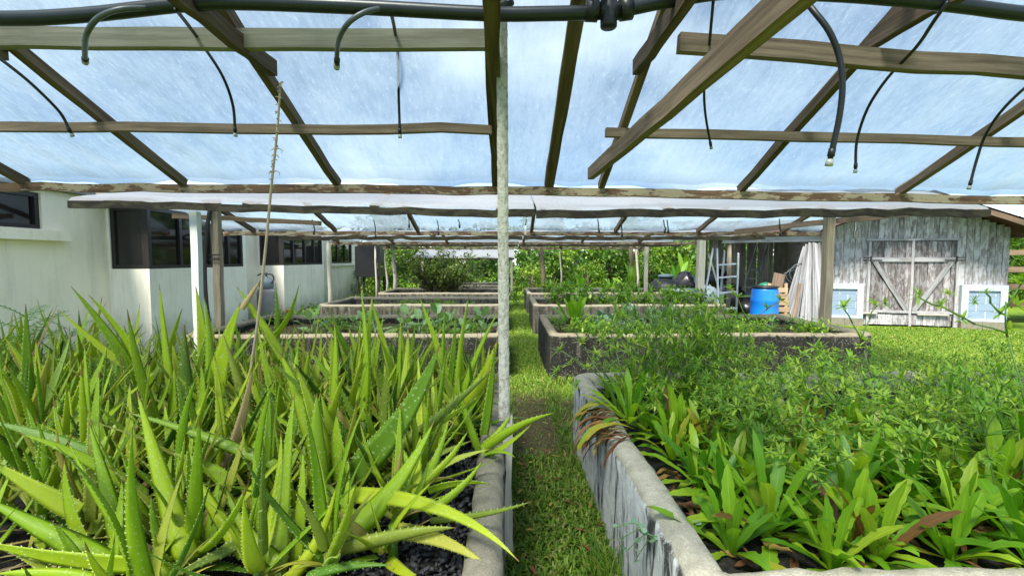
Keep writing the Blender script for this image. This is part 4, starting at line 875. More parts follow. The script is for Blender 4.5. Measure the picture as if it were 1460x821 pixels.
H('front aloe with tall toothed leaves at the lower middle of the bed', [((395, 822, 1.45), (420, 560, 1.65), 28, (-6, 6), .12), ((412, 826, 1.45), (480, 690, 1.5), 22, (18, 16), .35), ((350, 790, 1.5), (262, 648, 1.6), 26, (-2, 12), .32), ((372, 800, 1.5), (362, 640, 1.6), 22, (-4, 0), .05), ((395, 800, 1.45), (321, 690, 1.55), 24, (-18, 16), .48), ((420, 800, 1.5), (432, 640, 1.6), 22, (6, 0), .16)])
H('front aloe with long curved leaves sweeping up at the house side', [((245, 828, 1.4), (95, 624, 1.55), 27, (-22, 22), .20), ((270, 800, 1.45), (195, 556, 1.65), 36, (4, 34), .36), ((175, 790, 1.5), (126, 600, 1.65), 26, (4, 6), .12), ((240, 800, 1.45), (216, 705, 1.5), 18, (-14, 0), .06), ((130, 800, 1.45), (92, 655, 1.5), 26, (-22, 4), .28)])
H('aloe with two long leaves lying across the bed towards the house', [((205, 706, 1.7), (26, 617, 1.6), 25, (2, -20), .26), ((402, 668, 1.75), (178, 587, 1.8), 17, (-6, -14), .66), ((330, 690, 1.7), (243, 645, 1.7), 17, (4, -12), .3), ((150, 660, 1.8), (-20, 600, 1.8), 20, (6, -14), .7)])
H('aloe in the corner below the house wall with thick leaves lying low', [((190, 806, 1.35), (-40, 768, 1.3), 34, (-6, 14), .40), ((150, 800, 1.4), (-30, 706, 1.4), 36, (10, 6), .20), ((110, 730, 1.55), (-25, 650, 1.55), 30, (10, 10), .64), ((130, 826, 1.3), (-10, 818, 1.25), 26, (0, -10), .3)])
H('aloe with an old olive yellow leaf lying flat at the bed front', [((415, 735, 1.6), (236, 826, 1.35), 27, (-10, 8), .82), ((300, 780, 1.5), (315, 672, 1.6), 20, (-6, 0), .16), ((285, 790, 1.5), (270, 706, 1.55), 16, (-12, 4), .3), ((355, 770, 1.5), (368, 708, 1.55), 12, (-8, 6), .2), ((440, 822, 1.35), (560, 806, 1.3), 22, (0, -16), .78)])
AL = []
for i in range(12):
    b = aloe_plant_mesh(100 + i, 1.0, 8 + i % 5, .19 if i < 9 else .45); o = b.build('aloe_plant', M['aloe'], None, (0, 0, 0), True); o.location = (0, -50 - i, 0); AL.append(o)
zone_l = {0: 'mid sized spotted aloe in the front row crowd of the aloe bed', 1: 'spotted aloe in the middle crowd of the aloe bed', 2: 'small yellowish aloe in the back crowd by the far rim of the aloe bed'}
rr = random.Random(21); spots = []; tries = 0
while len(spots) < 165 and tries < 40000:
    tries += 1
    x = rr.uniform(-4.05, -.16); y = rr.uniform(1.30, 3.80)
    if x < -1.13 * y - .25: continue
    if y < 2.35 and x > -.38: continue
    if any((x - a_) ** 2 + (y - c_) ** 2 < (.15 if y < 2.4 else .145) ** 2 for a_, c_ in spots): continue
    spots.append((x, y))
for i, (x, y) in enumerate(spots):
    src = AL[i % 12]; o = src if i < 12 else src.copy()
    if i >= 12: COL.objects.link(o)
    z = 0 if y < 1.9 else (1 if y < 2.9 else 2)
    s = rr.uniform(.6, .95) * (.84 if z == 0 else 1.0 if z == 1 else .96)
    if z == 2 and rr.random() < .25: s *= 1.2
    if x > -.5: s *= .8
    if z == 2 and x > -2.5: s *= .86
    o.location = (x, y, .47 + (rr.uniform(.0, .06) if z == 0 else rr.uniform(0, .12))); o.rotation_euler = (rr.gauss(0, .16), rr.gauss(0, .16), rr.uniform(0, 6.28)); o.scale = (s, s, s * rr.uniform(.95, 1.15))
    tag(o, zone_l[z], 'aloe', zone_l[z].replace('mid sized spotted aloe', 'aloes').replace('small yellowish aloe', 'small aloes').replace('spotted aloe', 'aloes'))
# feathery weeds at the house end of the aloe bed
def feather_weed(seed, n_=8, L=.34):
    rr = random.Random(seed); lf = MB(); st = MB()
    for i in range(n_):
        a_ = i * 2.4 + rr.random(); el = rr.uniform(.25, 1.0); d = Vector((math.cos(a_) * math.cos(el), math.sin(a_) * math.cos(el), math.sin(el))); p = Vector((0, 0, .30 + .04 * i)); P = [p]
        for q in range(10):
            p = p + d * (L / 10); P.append(p.copy()); d = (d + Vector((0, 0, -.07))).normalized(); sv = d.cross(Vector((0, 0, 1))).normalized()
            for sg in (-1, 1): strip_leaf(lf, p, sv * sg + d * .35, .06 * math.sin(math.pi * (q + 1.5) / 12) + .012, .013, .3, .35 + .3 * rr.random(), 2, False, .1, None, d, rr)
        st.tube(P, .0022, 4)
    st.tube([(0, 0, 0), (.01, 0, .3), (0, 0, .30 + .04 * n_)], [.006, .005, .003], 6); return lf, st
fa, fb = feather_weed(1)
rt = thing('feathery_weed', at(40, 470, 3.75).xy.to_3d() + Vector((0, 0, .5)), 'feathery weed with ladder like leaflets behind the aloes at the house wall', 'weed', 'feathery weeds by the house')
o1 = fa.build('foliage', M['herb'], rt, (0, 0, 0)); o2 = fb.build('stem', M['stem'], rt, (0, 0, 0))
for (px, py, y, s, lb) in ((100, 480, 3.85, .8, 'smaller feathery weed at the far rim of the aloe bed'), (-10, 500, 3.3, .9, 'feathery weed at the frame edge beside the house wall'), (600, 600, 2.2, .35, 'tiny feathery weed between the aloe leaves')):
    r_ = copy_tree(rt); p_ = at(px, py, y); r_.location = (p_.x, p_.y, .5); r_.scale = (s,) * 3; r_.rotation_euler.z = px; r_['label'] = lb

# ------------------------------------------------------------------ culantro bed
ROS = [rosette(300 + i, 15 + i % 5, (.25, .42), (.040, .062), (6, 78), (.4, 1.5), .16) for i in range(5)]
ROS2 = [rosette(320 + i, 10, (.14, .24), (.028, .042), (10, 70), (.2, .8), .10) for i in range(3)]
STK = [flower_stalk(400 + i, .14 + .06 * (i % 4), .12, 3, .095) for i in range(8)]
def culantro_proto(ros, stk, nm='culantro_plant'):
    t = thing(nm, (0, 0, 0), '', 'culantro')
    if ros: ros.build('foliage', M['culantro'], t, (0, 0, 0), True)
    if stk: s_ = stk[1].build('flower_stalk', M['stem'], t, (0, 0, 0), True); stk[0].build('bract_leaves', M['star'], s_, (0, 0, 0))
    return t
CP = [culantro_proto(ROS2[i % 3], STK[i]) for i in range(8)]
CR = [culantro_proto(ROS[i], None) for i in range(5)]
used = set()
def put(src, loc, rz, s, label, group, sz=None):
    o = src if src.name not in used else copy_tree(src)
    used.add(src.name); o.location = loc; o.rotation_euler = (rng.gauss(0, .06), rng.gauss(0, .06), rz); o.scale = (s, s, sz or s)
    o['label'] = label; o['category'] = 'culantro'; o['group'] = group; return o
rr = random.Random(31); spots = []; tries = 0
while len(spots) < 74 and tries < 9000:
    tries += 1; x = rr.uniform(.78, 4.3); y = rr.uniform(1.48, 2.75)
    if x > 1.14 * y + .9 or any((x - a_) ** 2 + (y - c_) ** 2 < .185 ** 2 for a_, c_ in spots): continue
    spots.append((x, y))
for i, (x, y) in enumerate(spots):
    fr_ = y < 2.0
    put(CR[i % 5], (x, y, .465 + rr.uniform(0, .03)), rr.uniform(0, 6.28), rr.uniform(.74, 1.0) * (1 if fr_ else .92), 'leafy culantro rosette of long toothed leaves in the front row of the white bed' if fr_ else 'leafy culantro rosette in the middle of the white bed under the flower stalks', 'front culantro rosettes' if fr_ else 'middle culantro rosettes')
spots = []; tries = 0
while len(spots) < 130 and tries < 20000:
    tries += 1; x = rr.uniform(.74, 4.65); y = rr.uniform(1.72, 3.82)
    if x > 1.14 * y + .9 or (x < 1.15 and y < 2.75) or (y < 2.1 and rr.random() < .65) or any((x - a_) ** 2 + (y - c_) ** 2 < .155 ** 2 for a_, c_ in spots): continue
    spots.append((x, y))
for i, (x, y) in enumerate(spots):
    far_ = y > 3.0
    s = rr.uniform(.75, 1.12) * (.95 if y < 2.5 else .92 if x < 2.0 else .70)
    put(CP[i % 8], (x, y, .465), rr.uniform(0, 6.28), s, 'flowering culantro with star like bracts in the back half of the white bed' if far_ else 'flowering culantro with star like bracts in the middle of the white bed', 'flowering culantro in the back half' if far_ else 'flowering culantro in the middle', s * rr.uniform(.7, 1.3))
for i in range(10):
    put(CP[(i * 3 + 1) % 8], (rr.uniform(.82, 1.9), rr.uniform(2.9, 3.75), .465), rr.uniform(0, 6.28), rr.uniform(.95, 1.15), 'taller flowering culantro rising before the black stained bed', 'taller flowering culantro', rr.uniform(1.35, 1.75))
# hand placed tall stalks that stand out against the shed, barrel and second bed
def tall_stalk(label, segs, stars_, rad=.0045):
    base = at(*segs[0][0]); b = MB(); lf = MB(); rr = random.Random(len(segs) * 7 + int(base.x * 50))
    for p, q in segs:
        a_, c_ = at(*p), at(*q); m = (a_ + c_) / 2 + Vector((rr.gauss(0, .006), 0, rr.gauss(0, .004))); b.tube([a_, m, c_], [rad, rad * .85, rad * .7], 6)
    for (px, py, y, L, dx, dy) in stars_:
        star(lf, at(px, py, y), rgt * dx - upv * dy - fwd * .25, L, rr.randint(6, 8), rr); star(lf, at(px, py, y) + upv * .012, rgt * dx - upv * dy, L * .6, 5, rr)
    b.tube([base, Vector((base.x, base.y, .44))], rad, 6)
    t = thing('culantro_plant', Vector((base.x, base.y, .46)), label, 'culantro'); s_ = b.build('flower_stalk', M['stem'], t, None, True); lf.build('bract_leaves', M['star'], s_); return t
tall_stalk('tall forked culantro stalk standing in front of the shed doors, two star tips', [((1245, 545, 2.7), (1232, 498, 2.7)), ((1232, 498, 2.7), (1227, 472, 2.7)), ((1232, 498, 2.7), (1215, 460, 2.65)), ((1215, 460, 2.65), (1203, 440, 2.65)), ((1227, 490, 2.7), (1240, 455, 2.7)), ((1240, 455, 2.7), (1250, 436, 2.7))],
    [(1203, 438, 2.65, .085, -.3, -1), (1249, 436, 2.7, .08, .3, -1), (1262, 434, 2.7, .05, .8, -.5), (1232, 485, 2.7, .09, .2, -.6)])
tall_stalk('tallest branching culantro stalk before the shed, reaching up past the block panel', [((1465, 590, 1.9), (1436, 480, 2.0)), ((1436, 480, 2.0), (1434, 430, 2.0)), ((1436, 475, 2.0), (1390, 462, 2.0)), ((1390, 462, 2.0), (1345, 438, 2.0)), ((1345, 438, 2.0), (1310, 424, 2.0)), ((1434, 450, 2.0), (1412, 432, 2.0)), ((1412, 432, 2.0), (1406, 418, 2.0)), ((1434, 440, 2.0), (1462, 395, 2.0))],
    [(1310, 422, 2.0, .055, -.9, -.3), (1342, 436, 2.0, .05, -.4, -.6), (1352, 420, 2.0, .05, .1, -1), (1372, 456, 2.0, .06, -.2, -.4), (1406, 418, 2.0, .035, -.3, -.9), (1390, 430, 2.0, .035, -.8, -.4), (1426, 448, 2.0, .06, -.2, -.6), (1440, 470, 2.0, .07, .3, -.4), (1456, 400, 2.0, .06, .3, -1), (1450, 436, 2.0, .07, .6, -.5), (1452, 365 + 40, 2.0, .05, .5, -1)])
tall_stalk('tall culantro stalk reaching towards the blue barrel', [((1030, 560, 3.1), (1048, 500, 3.1)), ((1048, 500, 3.1), (1066, 458, 3.1)), ((1066, 458, 3.1), (1092, 442, 3.05)), ((1092, 442, 3.05), (1112, 430, 3.05)), ((1066, 458, 3.1), (1052, 425, 3.1)), ((1048, 500, 3.1), (1026, 430, 3.1)), ((1026, 460, 3.1), (1000, 440, 3.1))],
    [(1112, 428, 3.05, .07, .6, -.7), (1094, 440, 3.05, .09, .2, -.7), (1066, 452, 3.1, .08, .0, -1), (1052, 424, 3.1, .10, .1, -1), (1026, 428, 3.1, .11, -.1, -1), (1040, 412, 3.1, .08, .1, -1), (1034, 448, 3.1, .10, -.2, -.8), (1000, 440, 3.1, .09, -.4, -.8), (1012, 470, 3.1, .1, -.2, -.8)])
tall_stalk('bushy culantro stalk in front of the pale square post', [((975, 560, 3.3), (985, 470, 3.3)), ((985, 490, 3.3), (968, 450, 3.3)), ((985, 470, 3.3), (998, 428, 3.3))], [(968, 448, 3.3, .1, -.2, -1), (990, 440, 3.3, .11, .1, -1), (998, 425, 3.3, .08, .2, -1), (978, 470, 3.3, .11, -.1, -.9), (955, 470, 3.3, .1, -.4, -.8), (1000, 462, 3.3, .1, .3, -.8)])
tall_stalk('wispy culantro stalks leaning over the path before the black stained bed', [((905, 610, 2.9), (830, 490, 2.9)), ((905, 610, 2.9), (870, 470, 2.9)), ((860, 540, 2.9), (800, 500, 2.85)), ((830, 490, 2.9), (815, 465, 2.9)), ((870, 470, 2.9), (890, 450, 2.9)), ((860, 530, 2.9), (905, 490, 2.9))],
    [(x_, y_, 2.9, .075, (x_ - 850) / 90, -.8) for x_, y_ in ((815, 466), (798, 500), (830, 488), (845, 470), (870, 468), (890, 452), (905, 490), (880, 500), (812, 520), (838, 525), (860, 545), (795, 530), (822, 550), (875, 530), (915, 470), (850, 505))])
# culantro drooping over the rim with brown dead leaves
cr = thing('culantro_plant', (.74, 2.72, .5), 'culantro drooping over the white rim with brown dead leaves hanging down', 'culantro')
rosette(77, 14, (.24, .36), (.035, .052), (5, 60), (.2, .7), .05).build('foliage', M['culantro'], cr, (0, 0, -.06), True)
b = MB(); rr = random.Random(9); obl = lambda t: .3 + .7 * math.sin(math.pi * (t * .92) ** 1.4)
for i in range(11): strip_leaf(b, (.66 + rr.uniform(-.02, .06), 2.45 + .5 * rr.random(), .61), (-1, rr.uniform(-.5, .3), rr.uniform(.15, .6)), rr.uniform(.2, .36), rr.uniform(.03, .048), rr.uniform(1.8, 2.6), rr.choice((.1, .3, .5, .8, .9, .95)), 12, True, .25, obl, None, rr, .05)
b.build('drooping_leaves', M['culantro'], cr, None, True)
b = MB()
for i in range(26): strip_leaf(b, (.62 + rr.uniform(-.05, .06), 2.38 + .5 * rr.random(), .605), (-1, rr.uniform(-.5, .4), rr.uniform(-.2, .4)), rr.uniform(.14, .32), rr.uniform(.018, .035), rr.uniform(2.2, 3.4), min(1, rr.random()), 9, False, .5, obl, None, rr, .12)
b.build('dead_leaves', M['deadleaf'], cr, None, True)
for (x, y, rz_, s, lb) in ((1.02, 2.02, 1.0, .85, 'culantro rosette leaning over the white rim, a big toothed leaf lying on it'), (1.30, 1.55, 3.0, .9, 'culantro rosette at the bed front corner with yellowed lower leaves'), (.98, 2.6, 2.0, .9, 'upright culantro rosette just behind the drooping one')):
    put(CR[2], (x, y, .48), rz_, s, lb, 'culantro along the white rim')
# dead leaves on the soil of the culantro bed
b = MB()
for i in range(420): strip_leaf(b, (rr.uniform(.75, 3.2), rr.uniform(1.55, 2.3), .475 + rr.random() * .03), (rr.gauss(0, 1), rr.gauss(0, 1), rr.uniform(0, .3)), rr.uniform(.05, .16), rr.uniform(.012, .03), .5, rr.random() * .9, 5, False, .5, None, None, rr, .15)
tag(b.build('leaf_litter', M['deadleaf'], None, None, True), 'brown dead leaves lying on the soil under the culantro', 'leaf litter', None, 'stuff')
# small creeping vine over the rim, and dry grass at the wall foot
vn = MB(); vl = MB(); rr = random.Random(4)
for k_ in range(4):
    P = [at(1010 - 8 * k_, 745 + 6 * k_, 1.72), at(975, 752 + 5 * k_, 1.68), at(950 - 8 * k_, 762 + 3 * k_, 1.66), at(925 - 6 * k_, 770 - 8 * k_, 1.70), at(905 - 10 * k_, 800 - 16 * k_, 1.74)]
    P = smooth_path(P, 4); vn.tube(P, .0018, 4)
    for p in P[::2]:
        a_ = rr.random() * 6; d = Vector((math.cos(a_), math.sin(a_), .5)); strip_leaf(vl, p, d, rr.uniform(.02, .034), .026, .2, .3 + .6 * rr.random(), 5, False, .1, lambda t: math.sqrt(max(0, 1 - (2 * t - 1) ** 2)), None, rr)
vt = thing('creeping_vine', at(950, 762, 1.66), 'small round leaved vine creeping over the white concrete rim', 'vine'); vn.build('stem', M['stem'], vt); vl.build('foliage', M['kale'], vt)
def tuft(seed, n_, L, sp, W=.006, dr=1.0):
    rr = random.Random(seed); b = MB()
    for i in range(n_):
        a_ = rr.random() * 6.28; ti = rr.uniform(.1, 1.0); strip_leaf(b, (rr.gauss(0, sp), rr.gauss(0, sp), 0), (math.cos(a_) * math.sin(ti), math.sin(a_) * math.sin(ti), math.cos(ti)), L * rr.uniform(.5, 1.1), W, dr * rr.random(), rr.random(), 4, False, .2, lambda t: 1 - t * .9, None, rr)
    return b
p_ = at(866, 770, 2.15); b = tuft(3, 90, .22, .06, .004, 1.4); o = b.build('dry_grass_tuft', M['grass'], None, (0, 0, 0)); o.location = (.50, 2.15, 0); tag(o, 'straggly dry grass tuft at the foot of the white concrete wall', 'grass tuft')

# ------------------------------------------------------------------ vegetables in the other beds
def leafy(seed, n_, L, W, tilt, droop, wave=.06, rlo=0, rhi=.9, stemh=.0, bend=None):
    rr = random.Random(seed); b = MB()
    for i in range(n_):
        q = i / n_; a_ = i * 2.4 + rr.uniform(-.3, .3); ti = R(tilt[1] + (tilt[0] - tilt[1]) * q)
        d = Vector((math.cos(a_) * math.sin(ti), math.sin(a_) * math.sin(ti), math.cos(ti))); l_ = L * rr.uniform(.7, 1.1); p = Vector((0, 0, stemh * q)); pe = p + d * l_ * .45
        b.tube([p, pe], [.005, .003], 4, .9)
        strip_leaf(b, pe, d, l_ * .6, W * rr.uniform(.8, 1.1), rr.uniform(*droop), rr.uniform(rlo, rhi), 7, False, .2, lambda t: math.sin(math.pi * (.08 + .9 * t)) ** .6, None, rr, wave)
    if stemh: b.tube([(0, 0, 0), (0, 0, stemh)], [.012, .008], 6, .9)
    return b
def row(name, protos, mat, items, group, cat):
    src = []
    for pb in protos: o = pb.build(name, mat, None, (0, 0, 0), True); src.append([o, False])
    for i, (x, y, z, s, lb) in enumerate(items):
        e = src[i % len(src)]; o = e[0] if not e[1] else e[0].copy()
        if e[1]: COL.objects.link(o)
        e[1] = True; o.location = (x, y, z); o.scale = (s,) * 3; o.rotation_euler = (0, 0, rng.uniform(0, 6.28)); tag(o, lb, cat, group)
cab = [leafy(500 + i, 9, .33, .13, (15, 80), (.3, 1.1), .08, 0, .9, .16) for i in range(3)]
row('cabbage_plant', cab, M['broad'], [(-2.82, 6.7, .44, 1.05, 'single pale blue green cabbage standing apart at the house side of the mossy bed')] + [(x, y, .44, s, 'blue green broad leaved cabbage in the mossy bed behind the aloe') for x, y, s in ((-2.1, 6.9, .8), (-1.85, 6.5, .9), (-1.55, 7.1, 1), (-1.25, 6.6, 1), (-1.1, 7.3, .95), (-.85, 6.8, .9), (-.62, 6.5, .7), (-.35, 7.0, .9), (-2.4, 7.3, .6), (-.3, 6.4, .6))], 'cabbages in the mossy bed', 'cabbage')
kal = [leafy(520 + i, 13, .26, .12, (10, 85), (.2, .9), .16, 0, .95, .18) for i in range(3)]
row('kale_plant', kal, M['kale'], [(x, y, .44, s, 'curly blue grey kale in the black stained bed') for x, y, s in ((1.55, 6.7, 1), (1.85, 7.0, 1.1), (2.1, 6.6, 1), (2.4, 6.9, 1.1), (2.7, 6.6, .9), (2.0, 7.4, 1), (2.6, 7.4, 1), (3.0, 7.1, .9), (1.5, 7.3, .8), (4.25, 7.3, .5))], 'kale plants in the black stained bed', 'kale')
def herb_mesh(seed, H=.3, R_=.2, n_=130, L=.05, W=.016):
    rr = random.Random(seed); b = MB()
    for i in range(7):
        a_ = rr.random() * 6.28; tip = Vector((math.cos(a_) * R_ * rr.random(), math.sin(a_) * R_ * rr.random(), H * rr.uniform(.6, 1))); b.tube([(0, 0, 0), tip * .5 + Vector((0, 0, .03)), tip], [.004, .003, .002], 4, .8)
        for k_ in range(n_ // 7):
            p = tip * rr.uniform(.3, 1.05) + Vector((rr.gauss(0, R_ * .28), rr.gauss(0, R_ * .28), rr.gauss(0, H * .08))); strip_leaf(b, p, (rr.gauss(0, 1), rr.gauss(0, 1), rr.uniform(0, 1)), L * rr.uniform(.6, 1.2), W, .6, rr.random(), 4, False, .2, None, None, rr)
    return b
herbs = [herb_mesh(540 + i, .28, .22, 150) for i in range(4)]
hb = [(rr.uniform(.75, 1.4), rr.uniform(6.1, 7.9), .44, rr.uniform(.5, .8), 'low dark parsley like herb at the path end of the black stained bed') for _ in range(11)]
hb += [(rr.uniform(1.4, 3.4), rr.uniform(6.05, 7.9), .44, rr.uniform(.7, 1.15), 'loose green herb between the kale plants') for _ in range(16)] + [(rr.uniform(3.4, 4.6), rr.uniform(6.1, 7.9), .42, rr.uniform(.35, .65), 'sparse low weed on the bare soil at the shed end of the black stained bed') for _ in range(14)]
row('weed_plant', [herb_mesh(660 + i, .24, .26, 150, .06, .02) for i in range(3)], M['herb'], [(rr.uniform(-3.9, -.2), rr.uniform(6.1, 7.9), .43, rr.uniform(.5, .95), 'scruffy low weed between the cabbages of the mossy bed') for _ in range(20)] + [(rr.uniform(-3.6, -.3), rr.uniform(10.1, 11.8), .39, rr.uniform(.4, .8), 'low weed on the soil of the mostly bare bed') for _ in range(12)], 'weeds in the aloe side beds', 'weed')
hb += [(rr.uniform(.8, 4.3), rr.uniform(6.02, 6.2), .46, rr.uniform(.85, 1.25), 'green herb spilling over the front rim of the black stained bed') for _ in range(13)]
row('herb_plant', herbs, M['herb'], hb, 'herbs in the black stained bed', 'herb')
b = leafy(560, 16, .52, .10, (2, 42), (.1, .5), .05, 0, .4, .1); o = b.build('broad_leaf_plant', M['culantro'], None, (0, 0, 0), True); o.location = (1.0, 6.75, .44); tag(o, 'dark upright broad leaved plant at the path end of the kale bed', 'leafy plant')
bush = [herb_mesh(580 + i, .42, .30, 260, .09, .045) for i in range(3)]
row('leafy_green', bush, M['herb'], [(1.1 + .36 * i + rr.uniform(-.1, .1), rr.uniform(10.2, 11.5), .44, rr.uniform(.8, 1.15), 'bushy bright green vegetable in the grey bed beyond the kale') for i in range(10)] + [(rr.uniform(.9, 4.5), rr.uniform(13.8, 15.3), .40, rr.uniform(.7, 1.0), 'low green vegetable in the last grey bed before the trees') for i in range(9)], 'bushy greens in the grey bed', 'vegetable')
row('grass_weed', [tuft(600 + i, 40, .25, .10, .012, .6) for i in range(2)], M['grass'], [(-2.3 + .16 * i, 10.5 + rr.uniform(-.2, .2), .40, rr.uniform(.8, 1.1), 'tuft of grass weed in the mostly bare concrete bed') for i in range(7)], 'grass weeds in the bare bed', 'grass tuft')
row('ground_cover_plant', [herb_mesh(620 + i, .25, .32, 170, .10, .028) for i in range(3)], M['herb'], [(rr.uniform(-5.25, -4.45), 7.6 + i * .62, 0.0, rr.uniform(.9, 1.35), 'strappy green ground cover plant along the house wall') for i in range(17)], 'ground cover along the house', 'ground cover')
row('yellow_plant', [leafy(640, 16, .34, .05, (5, 70), (.2, .8), .03, .5, 1)], M['herb'], [(.35, 15.6, 0, 1.2, 'pale yellow green spiky plant where the path ends')], 'plants where the path ends', 'plant')
b = MB(); 
for i in range(14): strip_leaf(b, (rr.gauss(0, .03), rr.gauss(0, .03), .25 + rr.uniform(-.03, .03)), (rr.gauss(0, 1), rr.gauss(0, 1), .4), .06, .04, .3, rr.uniform(.9, 1), 4, False)
o = b.build('red_flower', plain('red_petal', (.6, .07, .05), .6, .3), None, (0, 0, 0)); o.location = (-5.0, 10.6, .1); tag(o, 'small red flower among the ground cover beside the pump tank', 'flower')

# ------------------------------------------------------------------ grass blades
b = MB(); rr = random.Random(55)
def blades(n_, x0, x1, y0, y1, L0, L1, W, skip=None):
    for _ in range(n_):
        x = rr.uniform(x0, x1); y = rr.uniform(y0, y1)
        if skip and skip(x, y): continue
        a_ = rr.random() * 6.283; l_ = rr.uniform(L0, L1); le = rr.uniform(.25, 1.1); dx, dy = math.cos(a_), math.sin(a_); z = hz(x, y) - .004; w_ = W * rr.uniform(.7, 1.2) / 2; r = rr.random()
        mx_, my_, mz_ = x + dx * l_ * .35 * le, y + dy * l_ * .35 * le, z + l_ * .55; tx, ty, tz = x + dx * l_ * .9 * le, y + dy * l_ * .9 * le, z + l_ * (.85 - .35 * le)
        b.add([(x - dy * w_, y + dx * w_, z), (x + dy * w_, y - dx * w_, z), (mx_ + dy * w_, my_ - dx * w_, mz_), (mx_ - dy * w_, my_ + dx * w_, mz_), (tx, ty, tz)], [(0, 1, 2, 3), (3, 2, 4)], [(r, 0, 0, 0), (r, 0, 1, 0), (r, .5, 1, 0), (r, .5, 0, 0), (r, .86, .5, 0)])
worn = lambda x, y: ((x - .25) / .62) ** 2 + ((y - 4.3) / 1.3) ** 2 < rr.uniform(.0, 1.5) ** 1.3
blades(8000, .0, .57, 1.4, 3.6, .04, .10, .0115, worn); blades(5200, .0, .57, 3.4, 6.2, .03, .06, .008, worn); blades(9000, .0, .60, 5.6, 16, .03, .07, .011)
blades(2600, -4, .0, 3.92, 5.9, .03, .07, .01); blades(7000, .5, 5.2, 3.92, 5.9, .03, .07, .009)
blades(34000, 4.9, 11.2, 3.2, 10.6, .025, .06, .013, lambda x, y: y > 10.6 - (x - 9) * .25); blades(6000, 4.9, 8, 8.5, 11.3, .025, .06, .013); blades(5000, -5.4, -4.1, 4, 18, .03, .08, .013)
blades(1000, .44, .56, 1.4, 5.8, .07, .17, .007); blades(700, .0, .07, 1.4, 5.8, .06, .14, .007); blades(1500, .5, 5.0, 5.70, 5.9, .06, .18, .008)
fl = MB()
for _ in range(70): strip_leaf(fl, (rr.uniform(.02, .56), rr.uniform(1.6, 5.8), .02 + .02 * rr.random()), (rr.gauss(0, 1), rr.gauss(0, 1), .1), rr.uniform(.03, .09), rr.uniform(.008, .02), .3, rr.random(), 4, False, .4, None, None, rr, .1)
tag(fl.build('fallen_leaves', M['deadleaf'], None, None), 'dry fallen leaves and clippings scattered over the path', 'leaf litter', None, 'stuff')
tag(b.build('grass', M['grass'], None, None), 'short green grass blades over the path and lawn', 'grass', None, 'stuff')

# ------------------------------------------------------------------ trees and shrubs behind the beds
def crown(seed, H, Rr, n_cl, n_leaf, ls, z0=.15, long_=1.0):
    rr = random.Random(seed); lf = MB(); tr = MB(); top = Vector((rr.gauss(0, .1), rr.gauss(0, .1), H * .75)); tr.tube([(0, 0, -.1), top * .5 + Vector((rr.gauss(0, .06), 0, 0)), top], [.05 + .03 * H, .04 + .02 * H, .02], 8)
    for c in range(n_cl):
        a_ = rr.random() * 6.283; zz = rr.uniform(z0, 1); rad = Rr * math.sqrt(rr.random()) * (1 - .45 * max(0, zz - .5) * 2) ; cc = Vector((math.cos(a_) * rad, math.sin(a_) * rad, zz * H)); s = rr.uniform(.16, .34) * Rr; tone = rr.random() * .75
        if c % 3 == 0: tr.tube([top * rr.uniform(.2, .9), (cc + top * .6) * .55 + Vector((0, 0, .02)), cc], [.028, .018, .006], 5)
        for k_ in range(n_leaf // n_cl):
            d = Vector((rr.gauss(0, 1), rr.gauss(0, 1), rr.gauss(0, .8))).normalized(); p = cc + d * s * rr.random() ** .45; l_ = ls * rr.uniform(.6, 1.3)
            dn = (d + Vector((rr.gauss(0, .7), rr.gauss(0, .7), rr.gauss(-.2, .5)))).normalized(); sd_ = dn.cross(Vector((rr.gauss(0, 1), rr.gauss(0, 1), rr.gauss(0, 1)))).normalized() * l_ * .3 / long_; r = min(1, max(0, tone + rr.uniform(-.12, .25)))
            m = p + dn * l_ * .5 + Vector((0, 0, .04 * l_)); e = p + dn * l_ - Vector((0, 0, .12 * l_)); lf.add([p, m + sd_, e, m - sd_], [(0, 1, 2, 3)], [(r, .1, .5, 0), (r, .4, 0, 0), (r, .8, .5, 0), (r, .4, 1, 0)])
    return lf, tr
def tree_proto(name, seed, H, Rr, n_cl, n_leaf, ls, lm='treeleaf', tm='trunk', **kw):
    t = thing(name, (0, 0, 0), 'x', 'tree'); lf, tr = crown(seed, H, Rr, n_cl, n_leaf, ls, **kw); lf.build('crown', M[lm], t, (0, 0, 0)); tr.build('trunk', M[tm], t, (0, 0, 0), True); return t
TP = [tree_proto('garden_tree', 700, 4.6, 2.0, 46, 3600, .22), tree_proto('garden_tree', 701, 4.0, 1.7, 40, 3000, .17), tree_proto('garden_shrub', 702, 2.3, 1.5, 36, 2800, .17, z0=.05), tree_proto('garden_shrub', 703, 1.7, 1.2, 30, 2400, .13, z0=.03), tree_proto('garden_tree', 704, 4.4, 1.8, 40, 3200, .30, long_=1.7)]
